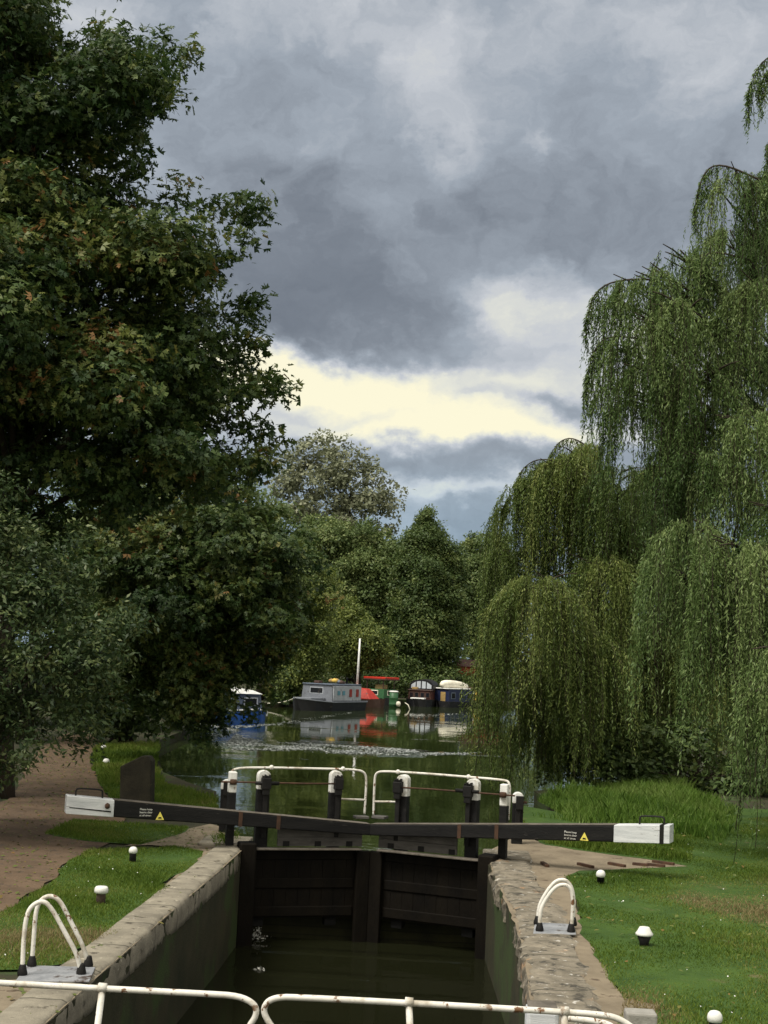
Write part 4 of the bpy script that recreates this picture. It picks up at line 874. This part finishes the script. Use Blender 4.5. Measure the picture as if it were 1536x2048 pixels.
# --- the two weeping willows on the right: layered domes of hanging strands
def willow(label, base, mounds, leaf=.13, m=M['willow'], trunk_r=.5, tint=(.45, .2), step=.06, zmin=.12, width=1.0, sprays=(), fill=1.2):
    t = thing('weeping_willow', label, 'tree', base, 'weeping willows on the right bank')
    P_, A_, T_, S_ = [], [], [], []; tops_ = []
    def strand(st_, d2, Ls, tn):
        q = max(5, int(Ls / step)); tt = (np.arange(q) + rng.uniform(.2, .8)) / q
        reach = min(.9, Ls * .35)
        cur = np.outer(1 - np.exp(-tt * 3.5), d2 * reach) + np.outer(tt * tt, np.array([random.gauss(0, .05), random.gauss(0, .05), 0]) * Ls)
        cur[:, 0] += .03 * np.sin(tt * random.uniform(5, 12) + random.random() * 6)
        cur[:, 2] += .10 * reach * np.sin(tt * 3.1) - Ls * (tt ** 1.25)
        line = st_ + cur; S_.append(line)
        P_.append(line + rng.normal(0, .010, (q, 3)))
        ax = rng.normal(0, .34, (q, 3)) + np.array([0, 0, -1.0]) + d2 * .9 * (1 - tt)[:, None]; A_.append(ax)
        T_.append(tn + rng.normal(0, tint[1] * .45, q) + .12 * (1 - tt))
    for (px, py, hw, drop, Y, dens) in mounds:
        c = np.array(P(px, py, Y)); k = Y / F; rx_ = hw * k; dr = drop * k; h = min(rx_ * .75, dr * .35); ry = rx_ * random.uniform(.75, 1.0)
        tops_.append((c, rx_)); ct = random.gauss(0, tint[1] * .5)
        n = int(dens * fill * 150 * (rx_ * ry) ** .8 + 20)
        nb = max(7, int(n / 26)); bph = rng.uniform(0, 2 * np.pi, nb); btn = rng.normal(0, tint[1] * .6, nb); brr = rng.uniform(.55, 1.08, nb); bln = rng.uniform(.35, 1.15, nb)
        for _ in range(n):
            b_ = rng.integers(nb); ph = bph[b_] + random.gauss(0, .13)
            if math.sin(ph) > .55 and random.random() < .6: ph = -ph
            rr = brr[b_] * math.sqrt(random.uniform(.04, 1.0)); d2 = np.array([math.cos(ph), math.sin(ph), 0])
            st_ = c + np.array([d2[0] * rr * rx_, d2[1] * rr * ry, -h * rr ** 2.2 + random.gauss(0, .06)])
            Ls = max(.5, (dr - h * rr ** 2.2) * bln[b_] * random.uniform(.55, 1.05) * (.45 + .6 * rr))
            strand(st_, d2 * random.uniform(.15, .5) * (.3 + rr), Ls, tint[0] + ct + btn[b_] + random.gauss(0, tint[1] * .3))
    mb = MB(); base = Vector(base); tmax = max(c[2] for c, _ in tops_)
    for path, Ls0 in sprays:                                 # single arching twigs that carry a fringe of strands
        pts = smooth_path([P(*q) for q in path], 2); mb.tube(pts, [.03 - .022 * i / len(pts) for i in range(len(pts))], 5)
        for i in range(len(pts) - 1):
            for _ in range(7 if i > 2 else 3):
                a = pts[i].lerp(pts[i + 1], random.random()); d = (pts[i + 1] - pts[i]).normalized()
                strand(np.array(a), np.array((d.x, d.y, 0)) * .25, Ls0 * random.uniform(.35, 1.0), tint[0] + random.gauss(0, .08))
        e = pts[0]
        tops_.append((np.array(e), .6))
    pos, ax_, tn = np.concatenate(P_), np.concatenate(A_), np.concatenate(T_)
    k = pos[:, 2] > zmin; pos, ax_, tn = pos[k], ax_[k], tn[k]; n = len(pos)
    nor = unit(n) + np.array([-.15, -.35, .30])
    leaves('crown', pos, nor, ax_, leaf * rng.uniform(.65, 1.3, n), (LANCE[0] * np.array([1, width, 1]), LANCE[1]), tn, m, t)
    top = Vector((base.x, base.y, tmax * .62)); pts = [base + Vector((0, 0, -.2)), base.lerp(top, .3) + Vector((-.1, .1, 0)), base.lerp(top, .6) + Vector((.25, 0, 0)), top]
    mb.tube(pts, [trunk_r * 1.25, trunk_r, trunk_r * .8, trunk_r * .5], 12)
    for c, rx_ in tops_:
        e = Vector(c); a = base.lerp(top, min(1, max(.22, (e.z - .35 * (e.xy - base.xy).length) / top.z)))
        branch(mb, a, e, trunk_r * .12, .02, .22, 8)
        for _ in range(4):
            g = e + Vector((random.uniform(-1, 1), random.uniform(-1, .4), random.uniform(-.25, .05))) * rx_ * .8
            branch(mb, e.lerp(a, random.uniform(.05, .35)), g, .035, .010, .25, 4)
    # the bare yellow-brown twigs of the strands
    sv, sf = [], []; o_ = 0
    for line in S_[::3]:
        ln = line[line[:, 2] > zmin]
        if len(ln) < 4: continue
        ln = ln[::3]; kk = len(ln); off_ = np.array([.006, .004, 0])
        sv.append(np.stack([ln - off_, ln + off_], 1).reshape(-1, 3)); i0 = np.arange(kk - 1) * 2 + o_
        sf.append(np.stack([i0, i0 + 1, i0 + 3, i0 + 2], 1).reshape(-1)); o_ += kk * 2
    arrays('twigs', np.concatenate(sv), np.concatenate(sf), 4, M['bark'], t)['kind'] = 'stuff'
    mb.build('trunk', M['bark'], t, smooth=True)
    print(label, n)
    return t
bw = P(1230, 1500, 50)
willow('dense weeping willow beyond the tall grass, trailing its leaves in the water', (bw.x, 50, 0), [
    (1150, 1210, 100, 400, 44, 1.1), (1260, 1230, 110, 380, 45, 1.1), (1380, 1290, 110, 320, 45, 1.0), (1150, 1470, 110, 125, 45, 1.2), (1260, 1470, 110, 125, 46, 1.2), (1060, 1440, 70, 150, 43, 1.2), (1270, 1010, 90, 420, 45, 1.2), (1225, 970, 80, 300, 47, 1.1), (1330, 930, 90, 500, 47, 1.1),
    (1078, 1150, 112, 450, 41, 1.3), (1010, 1290, 56, 300, 42, 1.0), (1020, 1010, 40, 260, 47, 1.0), (1060, 955, 60, 260, 46, 1.5), (1100, 930, 70, 260, 45, 1.5), (1150, 905, 70, 300, 45, 1.5), (1120, 915, 70, 330, 45, 1.1), (1185, 885, 70, 380, 46, 1.1), (1245, 930, 90, 430, 44, 1.1), (1005, 1100, 38, 260, 46, 1.0),
    (1120, 1060, 95, 330, 46, 1.0), (1215, 1110, 105, 420, 43, 1.0), (1180, 1260, 110, 330, 42, 1.0), (1310, 1010, 110, 480, 46, 1.0), (1320, 1230, 110, 360, 45, .9), (1420, 1080, 110, 480, 47, .8), (1100, 1370, 95, 215, 43, .9), (1230, 1380, 110, 215, 45, .9), (1450, 1330, 120, 270, 48, .7), (1560, 1200, 130, 400, 48, .7)],
    .118, M['willow2'], .55, (.46, .22), .056, -.2, 1.1,
    [([(1150, 930, 46), (1080, 915, 46), (1045, 935, 46), (1030, 970, 46)], .8), ([(1190, 905, 46), (1150, 875, 46), (1120, 880, 46), (1100, 910, 46)], .8), ([(1060, 1000, 46), (1020, 985, 46), (1005, 1020, 46)], .9)])
bw = P(1640, 1600, 35)
willow('tall pale weeping willow at the right edge hanging over the lawn', (bw.x, 35, 0), [
    (1290, 640, 70, 270, 29.5, .9), (1345, 600, 75, 320, 29.5, 1.0), (1280, 730, 60, 260, 30, .9), (1515, 1380, 40, 370, 24.6, 1.6), (1548, 1430, 40, 330, 24.3, 1.6), (1400, 900, 80, 330, 29, 1.0),
    (1460, 460, 90, 420, 33, 1.1), (1400, 640, 90, 350, 33, 1.0), (1330, 830, 80, 330, 33, 1.1), (1500, 690, 110, 450, 33, 1.1), (1570, 440, 110, 450, 33, 1.1), (1300, 600, 70, 260, 33, .5), (1430, 830, 110, 400, 33, 1.1),
    (1265, 560, 75, 320, 31, 1.1), (1360, 500, 75, 300, 31, 1.1), (1230, 600, 50, 260, 31.5, .9), (1310, 540, 60, 300, 30, 1.0), (1475, 345, 75, 300, 30, .9), (1570, 330, 90, 400, 31, 1.1), (1425, 560, 75, 330, 31, .9), (1530, 560, 100, 420, 30, 1.1), (1240, 690, 55, 260, 31.5, 1.0), (1310, 720, 80, 300, 31, 1.0), (1400, 740, 100, 380, 30, 1.1), (1510, 820, 120, 460, 29, 1.1),
    (1255, 800, 60, 260, 32, 1.0), (1340, 900, 90, 330, 31, 1.0), (1390, 1040, 112, 440, 28, 1.2), (1310, 1120, 55, 330, 29, 1.0), (1490, 1080, 120, 480, 27.5, 1.1), (1440, 930, 100, 400, 30, 1.0), (1580, 1010, 120, 560, 28, 1.0), (1450, 1250, 90, 330, 27.5, .9), (1560, 1290, 90, 440, 25, .9), (1620, 700, 120, 500, 30, .9), (1640, 1200, 110, 480, 26.5, .8)],
    .105, M['willow'], .6, (.53, .22), .052, .2, 1.0,
    [([(1330, 560, 31), (1240, 558, 31), (1190, 580, 31), (1172, 640, 31)], 1.1), ([(1330, 690, 31), (1230, 668, 31), (1190, 690, 31), (1172, 760, 31)], 1.5), ([(1290, 790, 31.5), (1220, 760, 31.5), (1185, 800, 31.5)], 1.2),
     ([(1520, 360, 30), (1440, 325, 30), (1405, 345, 30), (1388, 420, 30)], .9), ([(1500, 520, 31), (1420, 500, 31), (1390, 530, 31)], 1.2), ([(1750, 260, 31), (1640, 110, 30.5), (1560, 100, 30), (1515, 130, 30), (1495, 190, 30)], 1.1), ([(1700, 240, 31), (1600, 130, 30.5), (1545, 125, 30), (1520, 170, 30)], 1.1), ([(1640, 330, 30), (1560, 250, 30), (1535, 290, 30)], .9)])
# bush behind, in the shade between the willow stems
sh = [(1060, 1560), (1100, 1480), (1300, 1440), (1536, 1420), (1700, 1420), (1700, 1640), (1500, 1640), (1380, 1610), (1250, 1600)]
bb = P(1400, 1600, 42)
tree('bramble_thicket', 'dark thicket in the shade under both willows', 'bush', (bb.x, 43, 0), sh, 43, 110, .17, M['dark'], QUAD, .35, .9, 1.0, 36, 8, .15, .75, .6, .07, (.40, .2), None, 12)

# ------------------------------------------------------------------ grass
def blades(name, label, poly, n, hmin, hmax, wd, m, lean=.35, z0=.0, clump=0.0, tint=(.45, .2)):
    x, y = poly_points(poly, n)
    if clump:
        k = n // 12; cx, cy = poly_points(poly, k); j = rng.integers(0, k, n); x = cx[j] + rng.normal(0, clump, n); y = cy[j] + rng.normal(0, clump, n); s = in_poly(x, y, poly); x, y = x[s], y[s]; n = len(x)
    h = rng.uniform(hmin, hmax, n) * (.7 + .5 * (np.sin(x * 1.7 + 1.3 * np.sin(y * .9)) * np.sin(y * 1.3 + x * .4)))
    a = rng.uniform(0, 2 * np.pi, n); ex = np.stack([np.cos(a), np.sin(a), np.zeros(n)], 1) * (wd / 2)
    b0 = np.stack([x, y, np.full(n, z0)], 1); ln = rng.normal(0, lean, (n, 2)) * h[:, None]
    mid = b0 + np.stack([ln[:, 0] * .4, ln[:, 1] * .4, h * .6], 1); tp = b0 + np.stack([ln[:, 0], ln[:, 1], h], 1)
    v_ = np.stack([b0 - ex, b0 + ex, mid + ex * .7, tp, mid - ex * .7], 1).reshape(-1, 3)
    f = (np.array([0, 1, 2, 3, 4])[None] + (np.arange(n) * 5)[:, None]).reshape(-1)
    tn = tint[0] + rng.normal(0, tint[1] * .6, n) + .14 * np.sin(x * .9 + 2 * np.sin(y * .35)) + .10 * np.sin(y * 2.1 + x)
    for p_, rad, am in WEAR: tn = tn + am * np.exp(-((x - p_.x) ** 2 + ((y - p_.y) * .5) ** 2) / rad ** 2)
    tn = tn + .16 * np.sin(x * 3.1 + 2 * np.sin(y * 1.7)) * np.sin(y * 2.3 + 1.3 * np.sin(x * 2.2))
    o = arrays(name, v_, f, 5, m, None, np.clip(tn, 0, 1)); tag(o, label, 'grass', None, 'stuff'); return o
WEAR = [(G(1490, 1815), 1.1, .7), (G(1290, 2008), .45, .6), (G(1400, 1800), .5, .3), (G(1530, 1940), .6, .4), (G(20, 1880), .5, .5), (G(200, 1880), .4, .5)]
vis = [(1262, 2110), (1240, 2050), (1246, 1996), (1215, 1958), (1186, 1900), (1166, 1868), (1152, 1800), (1128, 1752), (1280, 1737), (1382, 1733), (1290, 1716), (1180, 1702), (1090, 1688), (1046, 1666), (1044, 1640)]
rp_ = [g2(*p) for p in vis] + [(3.4, 30), (9.5, 36), (12.5, 36), (10.5, 24), (6.2, 12), (5.6, 9), (3.2, 9)]
blades('lawn_grass', 'short mown green grass of the right hand lawn', rp_, 170000, .025, .065, .011, M['grass'], .5)
blades('lawn_grass', 'short worn grass on the left between towpath and coping', ll, 34000, .025, .07, .010, M['grass'], .5, 0, 0, (.58, .24))
blades('bank_blades', 'rough grass on the bank beyond the left beam', bl, 26000, .08, .26, .020, M['grass'], .4)
blades('strip_blades', 'thin shaded grass under the left balance beam', [g2(*p) for p in strip_px], 9000, .03, .10, .014, M['grass'], .45)
tg = [g2(1044, 1630), g2(1180, 1650), g2(1380, 1672), (7.2, 30), (8.8, 36), (8.4, 44), (7.0, 44.2), (3.8, 37.3), (4.3, 33)]
blades('tall_grass', 'tall bright grass along the bank behind the right beam', tg, 36000, .10, .48, .022, M['reed'], .34, 0, .13, (.52, .36))
blades('verge_tuft', 'grass tufts at the foot of the right balance beam', [g2(1090, 1688), g2(1180, 1703), g2(1290, 1716), g2(1380, 1728), g2(1390, 1690), g2(1250, 1672), g2(1100, 1660)], 9000, .08, .22, .016, M['grass'], .4, 0, .1)
blades('coping_weed', 'thin weeds rooted behind the left coping end', [g2(430, 1700), g2(480, 1684), g2(470, 1665), g2(420, 1680)], 700, .05, .2, .012, M['grass'], .5, 0, .08)

def specks():
    x, y = poly_points(rp_, 170); x2, y2 = poly_points(ll, 30); x, y = np.r_[x, x2], np.r_[y, y2]; n = len(x)
    leaves('daisies', np.stack([x, y, rng.uniform(.04, .075, n)], 1), rng.normal(0, .4, (n, 3)) + np.array([0, -.3, 1]), unit(n), rng.uniform(.012, .024, n), (np.array([(0, 0, 0), (.5, .5, 0), (1, 0, 0), (.5, -.5, 0)]), [(0, 1, 2, 3)]), np.ones(n), M['white'], None)
specks(); tag(bpy.data.objects['daisies'], 'tiny white daisies dotted through the lawns', 'daisies', None, 'stuff')
# fallen leaves on path and lockside
def litter():
    x, y = poly_points([g2(*p) for p in path_px], 2600); x2, y2 = poly_points([g2(*p) for p in apron_px if p[0] > -100], 500); x3, y3 = poly_points(rp_, 900)
    x, y = np.concatenate([x, x2, x3]), np.concatenate([y, y2, y3]); n = len(x)
    leaves('fallen_leaves', np.stack([x, y, np.where(np.arange(n) > 3100, .06, .014)], 1), rng.normal(0, .25, (n, 3)) + np.array([0, 0, 1]), unit(n), rng.uniform(.04, .10, n), QUAD, rng.uniform(.6, 1, n), M['maple'], None)
litter(); tag(bpy.data.objects['fallen_leaves'], 'fallen brown leaves scattered over the path and lockside', 'leaves', None, 'stuff')
# foam where the gates leak
def foam(c, r, n, h):
    pos = np.array(c) + rng.normal(0, 1, (n, 3)) * np.array([r, r * .5, h]); pos[:, 2] = np.maximum(pos[:, 2], LZ + .01)
    return pos
ps = np.concatenate([foam(G(515, 1868, LZ + .1), .05, 60, .10), foam(G(732, 1868, LZ + .05), .12, 90, .07), foam(G(520, 1940, LZ), .05, 30, .0), foam(G(505, 1872, LZ), .12, 40, 0.)])
n = len(ps); leaves('leak_foam', ps, unit(n) + np.array([0, -.3, .6]), unit(n), rng.uniform(.02, .06, n), QUAD, np.ones(n), M['white'], None)
tag(bpy.data.objects['leak_foam'], 'white foam splashing where the head gates leak', 'foam', None, 'stuff')

# flat pale flecks added as sky glint on the ripples before the boats
def glint_flecks():
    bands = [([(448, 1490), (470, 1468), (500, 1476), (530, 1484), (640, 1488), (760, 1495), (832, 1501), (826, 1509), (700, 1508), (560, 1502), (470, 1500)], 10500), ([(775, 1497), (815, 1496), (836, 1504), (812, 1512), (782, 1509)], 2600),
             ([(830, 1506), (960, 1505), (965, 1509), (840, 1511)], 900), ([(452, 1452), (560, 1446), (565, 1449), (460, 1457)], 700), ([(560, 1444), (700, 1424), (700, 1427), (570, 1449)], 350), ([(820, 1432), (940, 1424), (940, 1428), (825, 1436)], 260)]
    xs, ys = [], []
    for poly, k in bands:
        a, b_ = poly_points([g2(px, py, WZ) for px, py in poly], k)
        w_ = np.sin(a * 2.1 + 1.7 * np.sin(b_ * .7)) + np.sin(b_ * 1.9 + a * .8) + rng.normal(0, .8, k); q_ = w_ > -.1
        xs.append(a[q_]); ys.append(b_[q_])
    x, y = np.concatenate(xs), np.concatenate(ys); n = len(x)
    leaves('ripple_glint', np.stack([x, y, np.full(n, WZ + .012)], 1), rng.normal(0, .10, (n, 3)) + np.array([0, 0, 1]), unit(n) * np.array([1, .5, 0]) + np.array([.6, 0, 0]), rng.uniform(.04, .17, n), QUAD, np.ones(n), M['foam'], None)
glint_flecks(); tag(bpy.data.objects['ripple_glint'], 'silvery flecks standing for sky glint in the ripple band before the boats', 'foam', None, 'stuff')
